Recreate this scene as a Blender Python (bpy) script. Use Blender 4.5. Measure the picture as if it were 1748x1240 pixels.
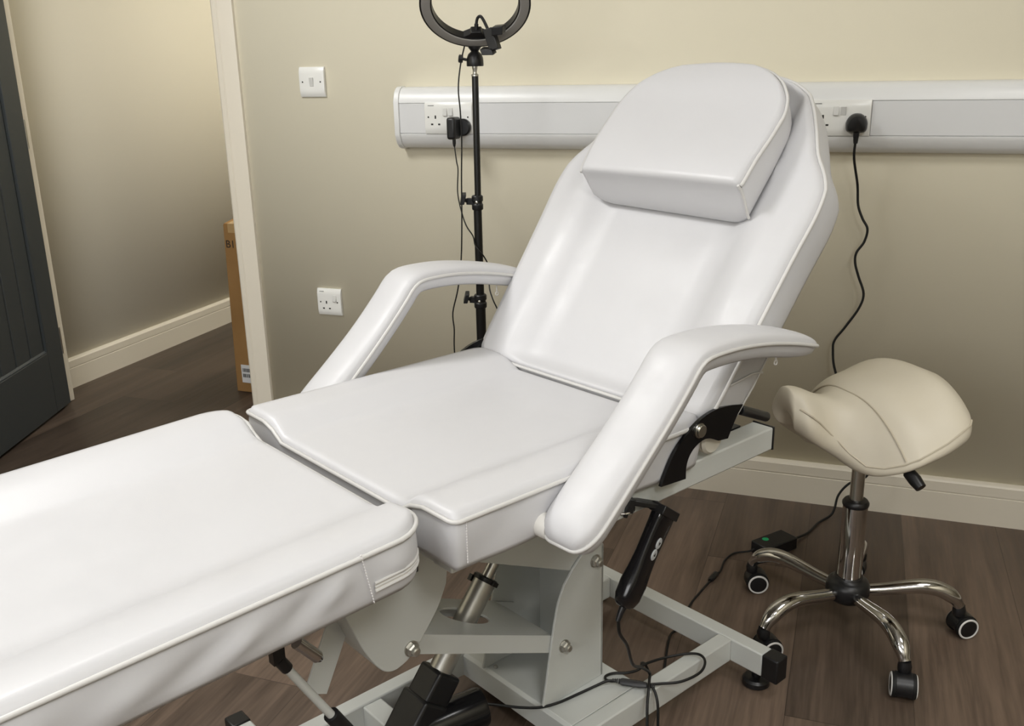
import bpy, bmesh, math, random
from mathutils import Vector, Matrix, noise
PI = math.pi
rad = math.radians
scene = bpy.context.scene
COL = scene.collection
for o in list(bpy.data.objects):
    bpy.data.objects.remove(o)

# ------------------------------------------------------------------ camera, world, lights, exposure
F_PX, YAW, PITCH, ROLL = 1633.29, -0.3486, 0.3050, -0.0209
CAM_D, CAM_H = 2.6089, 1.2074
cam_data = bpy.data.cameras.new('camera')
cam = bpy.data.objects.new('camera', cam_data)
COL.objects.link(cam)
fw = Vector((math.sin(YAW) * math.cos(PITCH), math.cos(YAW) * math.cos(PITCH), -math.sin(PITCH)))
rt = Vector((math.cos(YAW), -math.sin(YAW), 0))
up = rt.cross(fw)
rt2 = math.cos(ROLL) * rt + math.sin(ROLL) * up
up2 = -math.sin(ROLL) * rt + math.cos(ROLL) * up
m = Matrix((rt2, up2, -fw)).transposed().to_4x4()
m.translation = Vector((0, -CAM_D, CAM_H))
cam.matrix_world = m
cam_data.sensor_fit = 'HORIZONTAL'
cam_data.sensor_width = 36.0
cam_data.lens = F_PX / 1748.0 * 36.0
cam_data.clip_start = 0.05
scene.camera = cam

world = bpy.data.worlds.new('world')
scene.world = world
world.use_nodes = True
world.node_tree.nodes['Background'].inputs[0].default_value = (0.9, 0.92, 1.0, 1)
world.node_tree.nodes['Background'].inputs[1].default_value = 0.05

scene.view_settings.view_transform = 'Standard'
scene.view_settings.look = 'None'
scene.view_settings.gamma = 1.0
scene.view_settings.use_curve_mapping = False
scene.view_settings.exposure = 0.12


def area(name, loc, sx, sy, power, col, rot=(0, 0, 0)):
    d = bpy.data.lights.new(name, 'AREA')
    d.shape = 'RECTANGLE'
    d.size = sx
    d.size_y = sy
    d.energy = power
    d.color = col
    o = bpy.data.objects.new(name, d)
    o.location = loc
    o.rotation_euler = rot
    COL.objects.link(o)
    return o


CEIL = 2.42
area('ceiling_panel_and_fill', (-1.85, -1.45, CEIL - .02), .60, .60, 29, (1.0, .995, .98))
area('ceiling_panel_and_fill', (0.80, -1.60, CEIL - .02), .60, .60, 12, (1.0, .995, .98))
area('ceiling_panel_and_fill', (-1.75, -3.3, CEIL - .02), .60, .60, 14, (1.0, .995, .98))  # fill added behind the camera, brightens walls and near side faces
area('ceiling_panel_and_fill', (0.85, -3.2, CEIL - .02), .60, .60, 28, (1.0, .995, .98))  # added rear fill on the right, lifts the dim lower wall
area('added_front_fill', (-1.2, -4.08, 1.55), 1.6, 1.0, 24, (.97, .985, 1.0), (rad(90), 0, 0))  # unseen soft source added to light the walls evenly; no window there
area('hall_panel_and_fill', (-1.40, 1.0, CEIL - .02), .60, .60, 17, (1.0, .965, .88))
area('hall_panel_and_fill', (-1.40, 2.4, CEIL - .02), .60, .60, 19, (1.0, .965, .88))  # second hall source, added as fill to soften the falloff


# ------------------------------------------------------------------ materials
def new_mat(name, col, rough=.5, metal=0.0, spec=.5, coat=0.0):
    mt = bpy.data.materials.new(name)
    mt.use_nodes = True
    b = mt.node_tree.nodes['Principled BSDF']
    b.inputs['Base Color'].default_value = (*col, 1)
    b.inputs['Roughness'].default_value = rough
    b.inputs['Metallic'].default_value = metal
    b.inputs['Specular IOR Level'].default_value = spec
    b.inputs['Coat Weight'].default_value = coat
    b.inputs['Coat Roughness'].default_value = .15
    return mt


def nd(mt, typ, **kw):
    n = mt.node_tree.nodes.new(typ)
    for k, v in kw.items():
        setattr(n, k, v)
    return n


def bump(mt, scale, strength, dist=.002, detail=3.0, typ='noise', stretch=None):
    nt = mt.node_tree
    b = nt.nodes['Principled BSDF']
    tc = nd(mt, 'ShaderNodeTexCoord')
    mp = nd(mt, 'ShaderNodeMapping')
    if stretch:
        mp.inputs['Scale'].default_value = stretch
    nt.links.new(tc.outputs['Object'], mp.inputs['Vector'])
    if typ == 'noise':
        t = nd(mt, 'ShaderNodeTexNoise')
        t.inputs['Scale'].default_value = scale
        t.inputs['Detail'].default_value = detail
        out = t.outputs['Fac']
    else:
        t = nd(mt, 'ShaderNodeTexVoronoi')
        t.inputs['Scale'].default_value = scale
        out = t.outputs['Distance']
    nt.links.new(mp.outputs['Vector'], t.inputs['Vector'])
    bp = nd(mt, 'ShaderNodeBump')
    bp.inputs['Strength'].default_value = strength
    bp.inputs['Distance'].default_value = dist
    nt.links.new(out, bp.inputs['Height'])
    nt.links.new(bp.outputs['Normal'], b.inputs['Normal'])
    return mt


def mottled(mt, c1, c2, scale=6.0, lo=.35, hi=.65):
    nt = mt.node_tree
    b = nt.nodes['Principled BSDF']
    tc = nd(mt, 'ShaderNodeTexCoord')
    t = nd(mt, 'ShaderNodeTexNoise')
    t.inputs['Scale'].default_value = scale
    t.inputs['Detail'].default_value = 5
    r = nd(mt, 'ShaderNodeValToRGB')
    r.color_ramp.elements[0].position = lo
    r.color_ramp.elements[0].color = (*c1, 1)
    r.color_ramp.elements[1].position = hi
    r.color_ramp.elements[1].color = (*c2, 1)
    nt.links.new(tc.outputs['Object'], t.inputs['Vector'])
    nt.links.new(t.outputs['Fac'], r.inputs['Fac'])
    nt.links.new(r.outputs['Color'], b.inputs['Base Color'])
    return mt


M = {}
M['wall'] = bump(new_mat('wall_paint', (.755, .705, .560), .75, spec=.25), 90, .06, .001)
M['hallwall'] = bump(new_mat('hall_paint', (.74, .695, .575), .7, spec=.3), 90, .06, .001)
M['trim'] = new_mat('trim_paint', (.68, .63, .53), .42, spec=.4)
M['farwall'] = new_mat('white_wall_paint', (.80, .785, .75), .75, spec=.25)
M['ceiling'] = new_mat('ceiling_paint', (.80, .79, .76), .85, spec=.2)
M['leather'] = bump(new_mat('white_vinyl', (.570, .567, .580), .44, spec=.38), 420, .10, .0006)
def worn_sheen(mt, scale, lo, hi):
    nt = mt.node_tree
    b = nt.nodes['Principled BSDF']
    tc = nd(mt, 'ShaderNodeTexCoord')
    t = nd(mt, 'ShaderNodeTexNoise')
    t.inputs['Scale'].default_value = scale
    t.inputs['Detail'].default_value = 6
    t.inputs['Roughness'].default_value = .65
    r = nd(mt, 'ShaderNodeMapRange')
    r.inputs['From Min'].default_value = .35
    r.inputs['From Max'].default_value = .65
    r.inputs['To Min'].default_value = lo
    r.inputs['To Max'].default_value = hi
    nt.links.new(tc.outputs['Object'], t.inputs['Vector'])
    nt.links.new(t.outputs['Fac'], r.inputs['Value'])
    nt.links.new(r.outputs['Result'], b.inputs['Roughness'])


worn_sheen(M['leather'], 9.0, .34, .52)
M['leather_pipe'] = new_mat('white_vinyl_piping', (.585, .574, .556), .40, spec=.45)
M['zip'] = new_mat('zip_tape', (.74, .72, .68), .6)
M['metal'] = bump(new_mat('grey_white_powder_coat', (.57, .585, .56), .36, spec=.45), 300, .05, .0004)
M['black'] = new_mat('black_plastic', (.008, .008, .009), .38, spec=.5)
M['blackgloss'] = new_mat('black_gloss_plastic', (.006, .006, .007), .16, spec=.5)
M['blackmetal'] = new_mat('black_metal', (.006, .006, .006), .3, spec=.5)
M['rubber'] = new_mat('black_rubber', (.010, .010, .010), .6, spec=.3)
M['cable'] = new_mat('black_cable', (.007, .007, .007), .45, spec=.4)
M['darkgrey'] = new_mat('dark_grey_plastic', (.035, .035, .038), .45)
M['chrome'] = new_mat('chrome', (.58, .57, .56), .08, metal=1.0)
M['steel'] = new_mat('brushed_steel', (.55, .54, .50), .28, metal=1.0)
M['dullsteel'] = new_mat('dull_steel', (.50, .49, .45), .35, metal=.85)
M['pvc'] = new_mat('white_pvc', (.74, .745, .74), .32, spec=.5)
M['pvc2'] = new_mat('white_pvc_panel', (.66, .665, .67), .34, spec=.5)
M['plate'] = new_mat('white_moulded_plastic', (.76, .76, .73), .25, spec=.5)
M['plategrey'] = new_mat('white_switch_plastic', (.60, .60, .58), .28, spec=.5)
M['slot'] = new_mat('socket_slot_dark', (.012, .011, .010), .7)
M['print'] = new_mat('grey_print', (.25, .25, .25), .6)
M['cream'] = mottled(bump(new_mat('cream_vinyl', (.66, .595, .47), .42, spec=.4), 160, .12, .001),
                     (.67, .61, .49), (.71, .655, .54), 4.0)
M['creampipe'] = new_mat('cream_vinyl_seam', (.58, .52, .41), .5, spec=.4)
M['thread'] = new_mat('cream_thread', (.62, .56, .45), .7)
M['wthread'] = new_mat('white_thread', (.78, .76, .76), .7)
M['wheelring'] = new_mat('white_wheel_ring', (.72, .71, .69), .35)
M['door'] = bump(new_mat('door_paint', (.043, .049, .051), .42, spec=.4), 120, .05, .0006)
M['card'] = mottled(new_mat('cardboard', (.30, .17, .065), .8, spec=.15), (.25, .138, .05), (.31, .175, .068), 5)
M['ink'] = new_mat('black_ink', (.02, .016, .012), .8)
M['tape'] = new_mat('parcel_tape', (.42, .28, .13), .25, spec=.5)
M['label'] = new_mat('paper_label', (.62, .62, .62), .6)
M['green'] = new_mat('green_sticker', (.01, .34, .13), .4)
M['diffuser'] = new_mat('ring_diffuser', (.30, .29, .275), .4)
M['button'] = new_mat('grey_buttons', (.42, .43, .43), .35)
M['webbing'] = new_mat('cream_webbing', (.66, .63, .55), .7)


def floor_material():
    mt = new_mat('wood_laminate', (.1, .07, .05), .45, spec=.35)
    nt = mt.node_tree
    b = nt.nodes['Principled BSDF']
    tc = nd(mt, 'ShaderNodeTexCoord')
    sx = nd(mt, 'ShaderNodeSeparateXYZ')
    nt.links.new(tc.outputs['Object'], sx.inputs[0])

    def math_(op, a, bb=None):
        n = nd(mt, 'ShaderNodeMath', operation=op)
        for i, v in enumerate((a, bb)):
            if v is None:
                continue
            if isinstance(v, (int, float)):
                n.inputs[i].default_value = v
            else:
                nt.links.new(v, n.inputs[i])
        return n.outputs[0]
    PW, PLEN = .2335, 1.85
    row = math_('DIVIDE', math_('ADD', sx.outputs['X'], .284 + 20 * PW), PW)
    rid = math_('FLOOR', row)
    rfr = math_('FRACT', row)
    wn = nd(mt, 'ShaderNodeTexWhiteNoise', noise_dimensions='1D')
    nt.links.new(rid, wn.inputs['W'])
    ln = math_('ADD', math_('DIVIDE', math_('ADD', sx.outputs['Y'], 30.0), PLEN), wn.outputs['Value'])
    lid = math_('FLOOR', ln)
    lfr = math_('FRACT', ln)
    wn2 = nd(mt, 'ShaderNodeTexWhiteNoise', noise_dimensions='2D')
    cv = nd(mt, 'ShaderNodeCombineXYZ')
    nt.links.new(rid, cv.inputs[0])
    nt.links.new(lid, cv.inputs[1])
    nt.links.new(cv.outputs[0], wn2.inputs['Vector'])
    # grain
    off = nd(mt, 'ShaderNodeCombineXYZ')
    nt.links.new(math_('MULTIPLY', wn2.outputs['Value'], 37.0), off.inputs[2])
    nt.links.new(math_('MULTIPLY', sx.outputs['X'], 16.0), off.inputs[0])
    nt.links.new(math_('MULTIPLY', sx.outputs['Y'], 1.1), off.inputs[1])
    n1 = nd(mt, 'ShaderNodeTexNoise')
    n1.inputs['Scale'].default_value = 1.0
    n1.inputs['Detail'].default_value = 6
    n1.inputs['Roughness'].default_value = .6
    n1.inputs['Distortion'].default_value = .6
    nt.links.new(off.outputs[0], n1.inputs['Vector'])
    off2 = nd(mt, 'ShaderNodeCombineXYZ')
    nt.links.new(math_('MULTIPLY', wn2.outputs['Value'], 11.0), off2.inputs[2])
    nt.links.new(math_('MULTIPLY', sx.outputs['X'], 130.0), off2.inputs[0])
    nt.links.new(math_('MULTIPLY', sx.outputs['Y'], 7.0), off2.inputs[1])
    n2 = nd(mt, 'ShaderNodeTexNoise')
    n2.inputs['Scale'].default_value = 1.0
    n2.inputs['Detail'].default_value = 4
    nt.links.new(off2.outputs[0], n2.inputs['Vector'])
    val = math_('ADD', math_('MULTIPLY', n1.outputs['Fac'], .62), math_('MULTIPLY', n2.outputs['Fac'], .38))
    ramp = nd(mt, 'ShaderNodeValToRGB')
    e = ramp.color_ramp.elements
    e[0].position = .33
    e[0].color = (.060, .041, .029, 1)
    e[1].position = .68
    e[1].color = (.162, .112, .080, 1)
    nt.links.new(val, ramp.inputs['Fac'])
    hsv = nd(mt, 'ShaderNodeHueSaturation')
    nt.links.new(ramp.outputs['Color'], hsv.inputs['Color'])
    nt.links.new(math_('ADD', math_('MULTIPLY', wn2.outputs['Value'], .62), .72), hsv.inputs['Value'])
    hsv.inputs['Saturation'].default_value = .95
    seam = math_('MAXIMUM', math_('LESS_THAN', rfr, .008),
                 math_('LESS_THAN', lfr, .0012))
    mix = nd(mt, 'ShaderNodeMixRGB')
    nt.links.new(math_('MULTIPLY', seam, .55), mix.inputs['Fac'])
    nt.links.new(hsv.outputs['Color'], mix.inputs['Color1'])
    mix.inputs['Color2'].default_value = (.02, .015, .012, 1)
    nt.links.new(mix.outputs['Color'], b.inputs['Base Color'])
    bp = nd(mt, 'ShaderNodeBump')
    bp.inputs['Strength'].default_value = .12
    bp.inputs['Distance'].default_value = .001
    nt.links.new(math_('SUBTRACT', n2.outputs['Fac'], math_('MULTIPLY', seam, 2.0)), bp.inputs['Height'])
    nt.links.new(bp.outputs['Normal'], b.inputs['Normal'])
    nt.links.new(math_('ADD', math_('MULTIPLY', n2.outputs['Fac'], .2), .34), b.inputs['Roughness'])
    return mt


M['floor'] = floor_material()


# ------------------------------------------------------------------ mesh helpers
class MB:
    """collects shapes; f maps builder coordinates to object coordinates"""

    def __init__(self, f=None):
        self.bm = bmesh.new()
        self.f = f or (lambda p: Vector(p))
        self.mats = []
        self.cur = 0

    def mat(self, mt):
        if mt not in self.mats:
            self.mats.append(mt)
        self.cur = self.mats.index(mt)
        return self

    def v(self, p):
        return self.bm.verts.new(self.f(p))

    def face(self, vs, smooth=True):
        try:
            fc = self.bm.faces.new(vs)
        except ValueError:
            return None
        fc.smooth = smooth
        fc.material_index = self.cur
        return fc

    def box(self, a, b):
        x0, y0, z0 = a
        x1, y1, z1 = b
        c = [self.v(p) for p in [(x0, y0, z0), (x1, y0, z0), (x1, y1, z0), (x0, y1, z0),
                                 (x0, y0, z1), (x1, y0, z1), (x1, y1, z1), (x0, y1, z1)]]
        for q in [(0, 3, 2, 1), (4, 5, 6, 7), (0, 1, 5, 4), (1, 2, 6, 5), (2, 3, 7, 6), (3, 0, 4, 7)]:
            self.face([c[i] for i in q], True)
        return self

    def hexa(self, pts):
        c = [self.v(p) for p in pts]
        for q in [(0, 3, 2, 1), (4, 5, 6, 7), (0, 1, 5, 4), (1, 2, 6, 5), (2, 3, 7, 6), (3, 0, 4, 7)]:
            self.face([c[i] for i in q], True)
        return self

    def obox(self, c, ax, ay, az):
        """oriented box: centre and three half-axis vectors"""
        c, ax, ay, az = map(Vector, (c, ax, ay, az))
        return self.hexa([c - ax - ay - az, c + ax - ay - az, c + ax + ay - az, c - ax + ay - az,
                          c - ax - ay + az, c + ax - ay + az, c + ax + ay + az, c - ax + ay + az])

    def rings(self, rings, close=True, cap0=True, cap1=True):
        R = [[self.v(p) for p in r] for r in rings]
        n = len(R[0])
        for i in range(len(R) - 1):
            for j in range(n if close else n - 1):
                k = (j + 1) % n
                self.face([R[i][j], R[i][k], R[i + 1][k], R[i + 1][j]])
        if cap0:
            self.face(R[0][::-1])
        if cap1:
            self.face(R[-1])
        return R

    def tube(self, pts, r, seg=10, closed=False, caps=True, flat=None, up=None):
        """round tube along points; r number or list; flat = (scale_side, scale_up)"""
        P = [Vector(p) for p in pts]
        n = len(P)
        rr = r if isinstance(r, (list, tuple)) else [r] * n
        T = []
        for i in range(n):
            if closed:
                t = P[(i + 1) % n] - P[i - 1]
            else:
                t = P[min(i + 1, n - 1)] - P[max(i - 1, 0)]
            T.append(t.normalized())
        ref = Vector(up) if up else (Vector((0, 0, 1)) if abs(T[0].z) < .9 else Vector((1, 0, 0)))
        nrm = (ref - T[0] * ref.dot(T[0])).normalized()
        rings = []
        for i in range(n):
            nrm = (nrm - T[i] * nrm.dot(T[i])).normalized()
            if up:
                u_ = Vector(up)
                q = u_ - T[i] * u_.dot(T[i])
                if q.length > 1e-4:
                    nrm = q.normalized()
            bi = T[i].cross(nrm)
            sc = flat or (1, 1)
            rings.append([P[i] + (bi * math.cos(2 * PI * j / seg) * sc[0] + nrm * math.sin(2 * PI * j / seg) * sc[1]) * rr[i]
                          for j in range(seg)])
        if closed:
            R = [[self.v(p) for p in q] for q in rings]
            for i in range(n):
                for j in range(seg):
                    k = (j + 1) % seg
                    a, b2 = R[i], R[(i + 1) % n]
                    self.face([a[j], a[k], b2[k], b2[j]])
        else:
            self.rings(rings, True, caps, caps)
        return self

    def cyl(self, a, b, r, seg=20, r2=None):
        return self.tube([a, b], [r, r if r2 is None else r2], seg)

    def lathe(self, base, axis, prof, seg=28):
        """prof: list of (radius, height along axis)"""
        base = Vector(base)
        ax = Vector(axis).normalized()
        ref = Vector((0, 0, 1)) if abs(ax.z) < .9 else Vector((1, 0, 0))
        n1 = (ref - ax * ref.dot(ax)).normalized()
        n2 = ax.cross(n1)
        self.rings([[base + ax * h + (n1 * math.cos(2 * PI * j / seg) + n2 * math.sin(2 * PI * j / seg)) * max(r, 1e-5)
                     for j in range(seg)] for r, h in prof])
        return self

    def prism(self, poly, fa, fb):
        """poly: 2D points; fa, fb turn a 2D point into the two end caps' 3D points"""
        a = [self.v(fa(p)) for p in poly]
        b = [self.v(fb(p)) for p in poly]
        n = len(poly)
        self.face(a[::-1], True)
        self.face(b, True)
        for i in range(n):
            k = (i + 1) % n
            self.face([a[i], a[k], b[k], b[i]])
        return self

    def torus(self, c, ax1, ax2, R, r, seg=40, rs=10):
        c, ax1, ax2 = map(Vector, (c, ax1, ax2))
        return self.tube([c + (ax1 * math.cos(2 * PI * i / seg) + ax2 * math.sin(2 * PI * i / seg)) * R for i in range(seg)],
                         r, rs, closed=True)

    def build(self, name, mat=None, parent=None, bevel=0.0, sub=0, angle=35, bseg=2):
        bm = self.bm
        bmesh.ops.recalc_face_normals(bm, faces=bm.faces)
        me = bpy.data.meshes.new(name)
        bm.to_mesh(me)
        bm.free()
        if self.mats:
            for q in self.mats:
                me.materials.append(q)
        elif mat:
            me.materials.append(mat)
        if angle:
            me.set_sharp_from_angle(angle=rad(angle))
        o = bpy.data.objects.new(name, me)
        COL.objects.link(o)
        if parent:
            o.parent = parent
        if bevel:
            bv = o.modifiers.new('bevel', 'BEVEL')
            bv.width = bevel
            bv.segments = bseg
            bv.limit_method = 'ANGLE'
            bv.angle_limit = rad(40)
        if sub:
            s = o.modifiers.new('subdivision', 'SUBSURF')
            s.levels = sub
            s.render_levels = sub
        return o


def tag(o, label, cat, group=None):
    o['label'] = label
    o['category'] = cat
    if group:
        o['group'] = group
    return o


def empty(name, loc=(0, 0, 0), rz=0.0):
    o = bpy.data.objects.new(name, None)
    o.empty_display_size = .05
    o.location = loc
    o.rotation_euler = (0, 0, rz)
    COL.objects.link(o)
    return o


def struct(o):
    o['kind'] = 'structure'
    return o


def interp(tab, x):
    if x <= tab[0][0]:
        return tab[0][1]
    for (a, fa), (b, fb) in zip(tab, tab[1:]):
        if x <= b:
            return fa + (fb - fa) * (x - a) / (b - a)
    return tab[-1][1]


def smooth_interp(tab, x):
    """monotone-ish catmull interpolation of a table"""
    n = len(tab)
    if x <= tab[0][0]:
        return tab[0][1]
    if x >= tab[-1][0]:
        return tab[-1][1]
    for i in range(n - 1):
        if x <= tab[i + 1][0]:
            break
    x0, y0 = tab[i]
    x1, y1 = tab[i + 1]
    h = x1 - x0

    def slope(k):
        if k == 0:
            return (tab[1][1] - tab[0][1]) / (tab[1][0] - tab[0][0])
        if k == n - 1:
            return (tab[-1][1] - tab[-2][1]) / (tab[-1][0] - tab[-2][0])
        a = (tab[k][1] - tab[k - 1][1]) / (tab[k][0] - tab[k - 1][0])
        b = (tab[k + 1][1] - tab[k][1]) / (tab[k + 1][0] - tab[k][0])
        return 0 if a * b <= 0 else 2 * a * b / (a + b)
    t = (x - x0) / h
    m0, m1 = slope(i) * h, slope(i + 1) * h
    t2, t3 = t * t, t * t * t
    return (2 * t3 - 3 * t2 + 1) * y0 + (t3 - 2 * t2 + t) * m0 + (-2 * t3 + 3 * t2) * y1 + (t3 - t2) * m1


def sstep(a, b, x):
    t = min(1, max(0, (x - a) / (b - a)))
    return t * t * (3 - 2 * t)


def spline(pts, per=6, closed=False):
    P = [Vector(p) for p in pts]
    n = len(P)
    out = []
    for i in range(n if closed else n - 1):
        p0 = P[i - 1] if (i > 0 or closed) else P[0] * 2 - P[1]
        p1 = P[i]
        p2 = P[(i + 1) % n]
        p3 = P[(i + 2) % n] if (i + 2 < n or closed) else P[-1] * 2 - P[-2]
        for k in range(per):
            t = k / per
            out.append(.5 * ((2 * p1) + (p2 - p0) * t + (2 * p0 - 5 * p1 + 4 * p2 - p3) * t * t +
                             (3 * p1 - p0 - 3 * p2 + p3) * t ** 3))
    if not closed:
        out.append(P[-1])
    return out


# ------------------------------------------------------------------ the room
WT = .13           # thickness of the wall with the doorway
DX0, DX1, DH = -2.79, -1.885, 2.03
WTL = .085          # the wall is thinner on the hinge side
RX = 1.75          # right wall
b = MB()
b.box((-3.1, -4.2, -.05), (RX + .1, 3.3, 0))
struct(b.build('floor', M['floor'], angle=0))
b = MB()
b.box((-3.1, -4.2, CEIL), (RX + .1, 3.3, CEIL + .05))
struct(b.build('ceiling', M['ceiling'], angle=0))
b = MB()
b.box((DX1, 0, 0), (RX, WT, CEIL))
b.box((-3.0, 0, 0), (DX0, WTL, CEIL))
b.box((DX0, 0, DH), (DX1, WT, CEIL))
struct(b.build('wall_back', M['wall'], angle=0))
b = MB()
b.box((-3.0, WTL, 0), (-2.9, 3.2, CEIL))
struct(b.build('wall_hall_left', M['hallwall'], angle=0))
b = MB()
b.box((-3.0, 3.2, 0), (-.9, 3.3, CEIL))
struct(b.build('wall_hall_end', M['hallwall'], angle=0))
b = MB()
b.box((-1.0, WT, 0), (-.9, 3.2, CEIL))
struct(b.build('wall_hall_right', M['hallwall'], angle=0))
b = MB()
b.box((RX, -4.1, 0), (RX + .1, WT, CEIL))
struct(b.build('wall_right', M['wall'], angle=0))
b = MB()
b.box((-3.1, -4.1, 0), (-3.0, WT, CEIL))
struct(b.build('wall_left', M['wall'], angle=0))
b = MB()
b.box((-3.1, -4.2, 0), (RX + .1, -4.1, CEIL))
struct(b.build('wall_front', M['farwall'], angle=0))

# skirting: profile (projection, height): square foot, thin groove, curved top lip
SK = [(0, 0), (.017, 0), (.017, .079), (.0155, .080), (.0155, .083), (.017, .084), (.0168, .110), (.0135, .1145), (.0045, .119), (0, .119)]


def skirting(name, p0, p1, out):
    p0, p1, out = Vector(p0), Vector(p1), Vector(out)
    b = MB()
    b.prism(SK, lambda q: p0 + out * q[0] + Vector((0, 0, q[1])), lambda q: p1 + out * q[0] + Vector((0, 0, q[1])))
    return struct(b.build(name, M['trim'], angle=25))


skirting('baseboard_back', (DX1 + .083, 0, 0), (RX, 0, 0), (0, -1, 0))
skirting('baseboard_hall', (-2.9, WTL + .001, 0), (-2.9, 3.2, 0), (1, 0, 0))
skirting('baseboard_right', (RX, -4.1, 0), (RX, -.02, 0), (-1, 0, 0))

# door lining and architraves
ARC = [(0, 0), (0, .016), (.006, .020), (.020, .020), (.024, .017), (.060, .012), (.070, .008), (.072, 0)]   # across, projection


def architrave(name, x, sgn):
    b = MB()
    f = lambda z: (lambda q: Vector((x + sgn * q[0], -q[1], z)))
    b.prism(ARC, f(0), f(DH + .07))
    return struct(b.build(name, M['trim'], angle=25))


b = MB()
b.box((DX1 - .012, -.002, 0), (DX1 + .004, WT + .004, DH))
b.box((DX1 - .020, .055, 0), (DX1 - .012, WT - .01, DH))      # stop
struct(b.build('trim_1', M['trim'], bevel=.002))
b = MB()
b.box((DX0 - .004, .015, 0), (DX0 + .015, WTL + .005, DH))
b.box((DX0 - .004, -.002, 0), (DX0 + .010, .015, DH))
struct(b.build('trim_2', M['trim'], bevel=.002))
b = MB()
b.box((DX0, -.002, DH - .025), (DX1, WT, DH))
struct(b.build('trim_3', M['trim'], bevel=.002))
architrave('trim_4', DX1 - .001, 1)
architrave('trim_5', DX0 - .006, -1)

# ------------------------------------------------------------------ dark panelled door, swung into the room
HINGE = Vector((-2.7495, .0445, 0))
DD = Vector((-2.749 + .18 - -2.749, -.502, 0)).normalized()      # along the leaf, away from the hinge
door_rot = math.atan2(DD.y, DD.x)
door = empty('door_1', (HINGE.x, HINGE.y, 0), door_rot)
struct(door)
# local x along leaf, local -y is ... the visible face looks to +y after rotation
DL, DT, DHH = .83, .040, 2.0
b = MB()
y0, y1 = -DT, 0
ST = .112           # stile
BEAD = .240
b.box((0, y0, .008), (ST, y1, DHH))
b.box((DL - ST, y0, .008), (DL, y1, DHH))
b.box((ST, y0, .008), (DL - ST, y1, BEAD - .004))
b.box((ST, y0, DHH - .115), (DL - ST, y1, DHH))
leaf = b.build('door_leaf', M['door'], door, bevel=.002)
b = MB()
n_b = 6
bw = (DL - 2 * ST) / n_b
g = .0065
prof = []
for i in range(n_b):
    xa, xb = ST + i * bw, ST + (i + 1) * bw
    prof += [(xa, -.021), (xa + g, -.0095), (xb - g, -.0095), (xb, -.021)]
poly = prof + [(DL - ST, -.030), (ST, -.030)]
b.prism(poly, lambda q: Vector((q[0], q[1], BEAD - .006)), lambda q: Vector((q[0], q[1], DHH - .11)))
b.build('door_panel', M['door'], door, angle=20)
b = MB()
b.prism([(-.0105, 0), (-.001, 0), (-.001, -.004), (-.0105, .007)],
        lambda q: Vector((ST, q[0], BEAD - .0005 + q[1])), lambda q: Vector((DL - ST, q[0], BEAD - .0005 + q[1])))
b.build('bead', M['door'], door)
b = MB()
for zz in (.25, 1.0, 1.75):
    b.cyl((-.004, -.004, zz - .05), (-.004, -.004, zz + .05), .006, 10)
b.build('hinge', M['steel'], door)

# ------------------------------------------------------------------ wall plates
def plate_profile(mb, x0, x1, z0, z1, d, curve):
    """moulded plate: curved top and bottom, flat middle; depth d towards -y"""
    H = z1 - z0
    pr = []
    for t in [0, .03, .08, .15, .22, .3, .5, .7, .78, .85, .92, .97, 1]:
        e = min(t, 1 - t)
        q = d if e > .22 else d - curve * (1 - e / .22) ** 2
        pr.append((q, z0 + H * t))
    xs = [(x0, .7), (x0 + .0012, .92), (x0 + .003, 1), (x1 - .003, 1), (x1 - .0012, .92), (x1, .7)]
    G = []
    for x, s in xs:
        G.append([mb.v((x, -q * s, z)) for q, z in pr])
    bk0 = [mb.v((x0, 0, z)) for q, z in pr]
    bk1 = [mb.v((x1, 0, z)) for q, z in pr]
    G = [bk0] + G + [bk1]
    for i in range(len(G) - 1):
        for j in range(len(pr) - 1):
            mb.face([G[i][j], G[i][j + 1], G[i + 1][j + 1], G[i + 1][j]])
    mb.face([g_[0] for g_ in G])
    mb.face([g_[-1] for g_ in G])
    mb.face([bk0[0], bk0[-1], bk1[-1], bk1[0]]) if False else None


def rocker(parent, x, z, d, w=.0125, h=.023, on=True, name='rocker_switch'):
    b = MB()
    s = .0048
    a, c = (.0008, s) if on else (s, .0008)
    b.hexa([(x - w / 2, -d + .004, z - h / 2), (x + w / 2, -d + .004, z - h / 2), (x + w / 2, -d - c, z - h / 2), (x - w / 2, -d - c, z - h / 2),
            (x - w / 2, -d + .004, z + h / 2), (x + w / 2, -d + .004, z + h / 2), (x + w / 2, -d - a, z + h / 2), (x - w / 2, -d - a, z + h / 2)])
    return b.build(name, M['plategrey'], parent, bevel=.0008)


def pin_slots(parent, x, z, d):
    """UK three-slot socket centred on the earth slot's x"""
    b = MB()
    b.box((x - .0022, -d - .0003, z + .0015), (x + .0022, -d + .003, z + .0105))
    b.box((x - .0142, -d - .0003, z - .0160), (x - .0075, -d + .003, z - .0116))
    b.box((x + .0075, -d - .0003, z - .0160), (x + .0142, -d + .003, z - .0116))
    b.build('pin_slots', M['slot'], parent)


def screws(parent, pts, d, slot=True):
    for x, z in pts:
        b = MB()
        b.mat(M['plategrey'])
        b.lathe((x, -d + .001, z), (0, -1, 0), [(.0031, 0), (.0031, .0005)], 16)
        b.mat(M['slot'])
        b.lathe((x, -d + .0004, z), (0, -1, 0), [(.0022, 0), (.0022, .0013)], 14)
        o = b.build('screw', None, parent)


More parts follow.
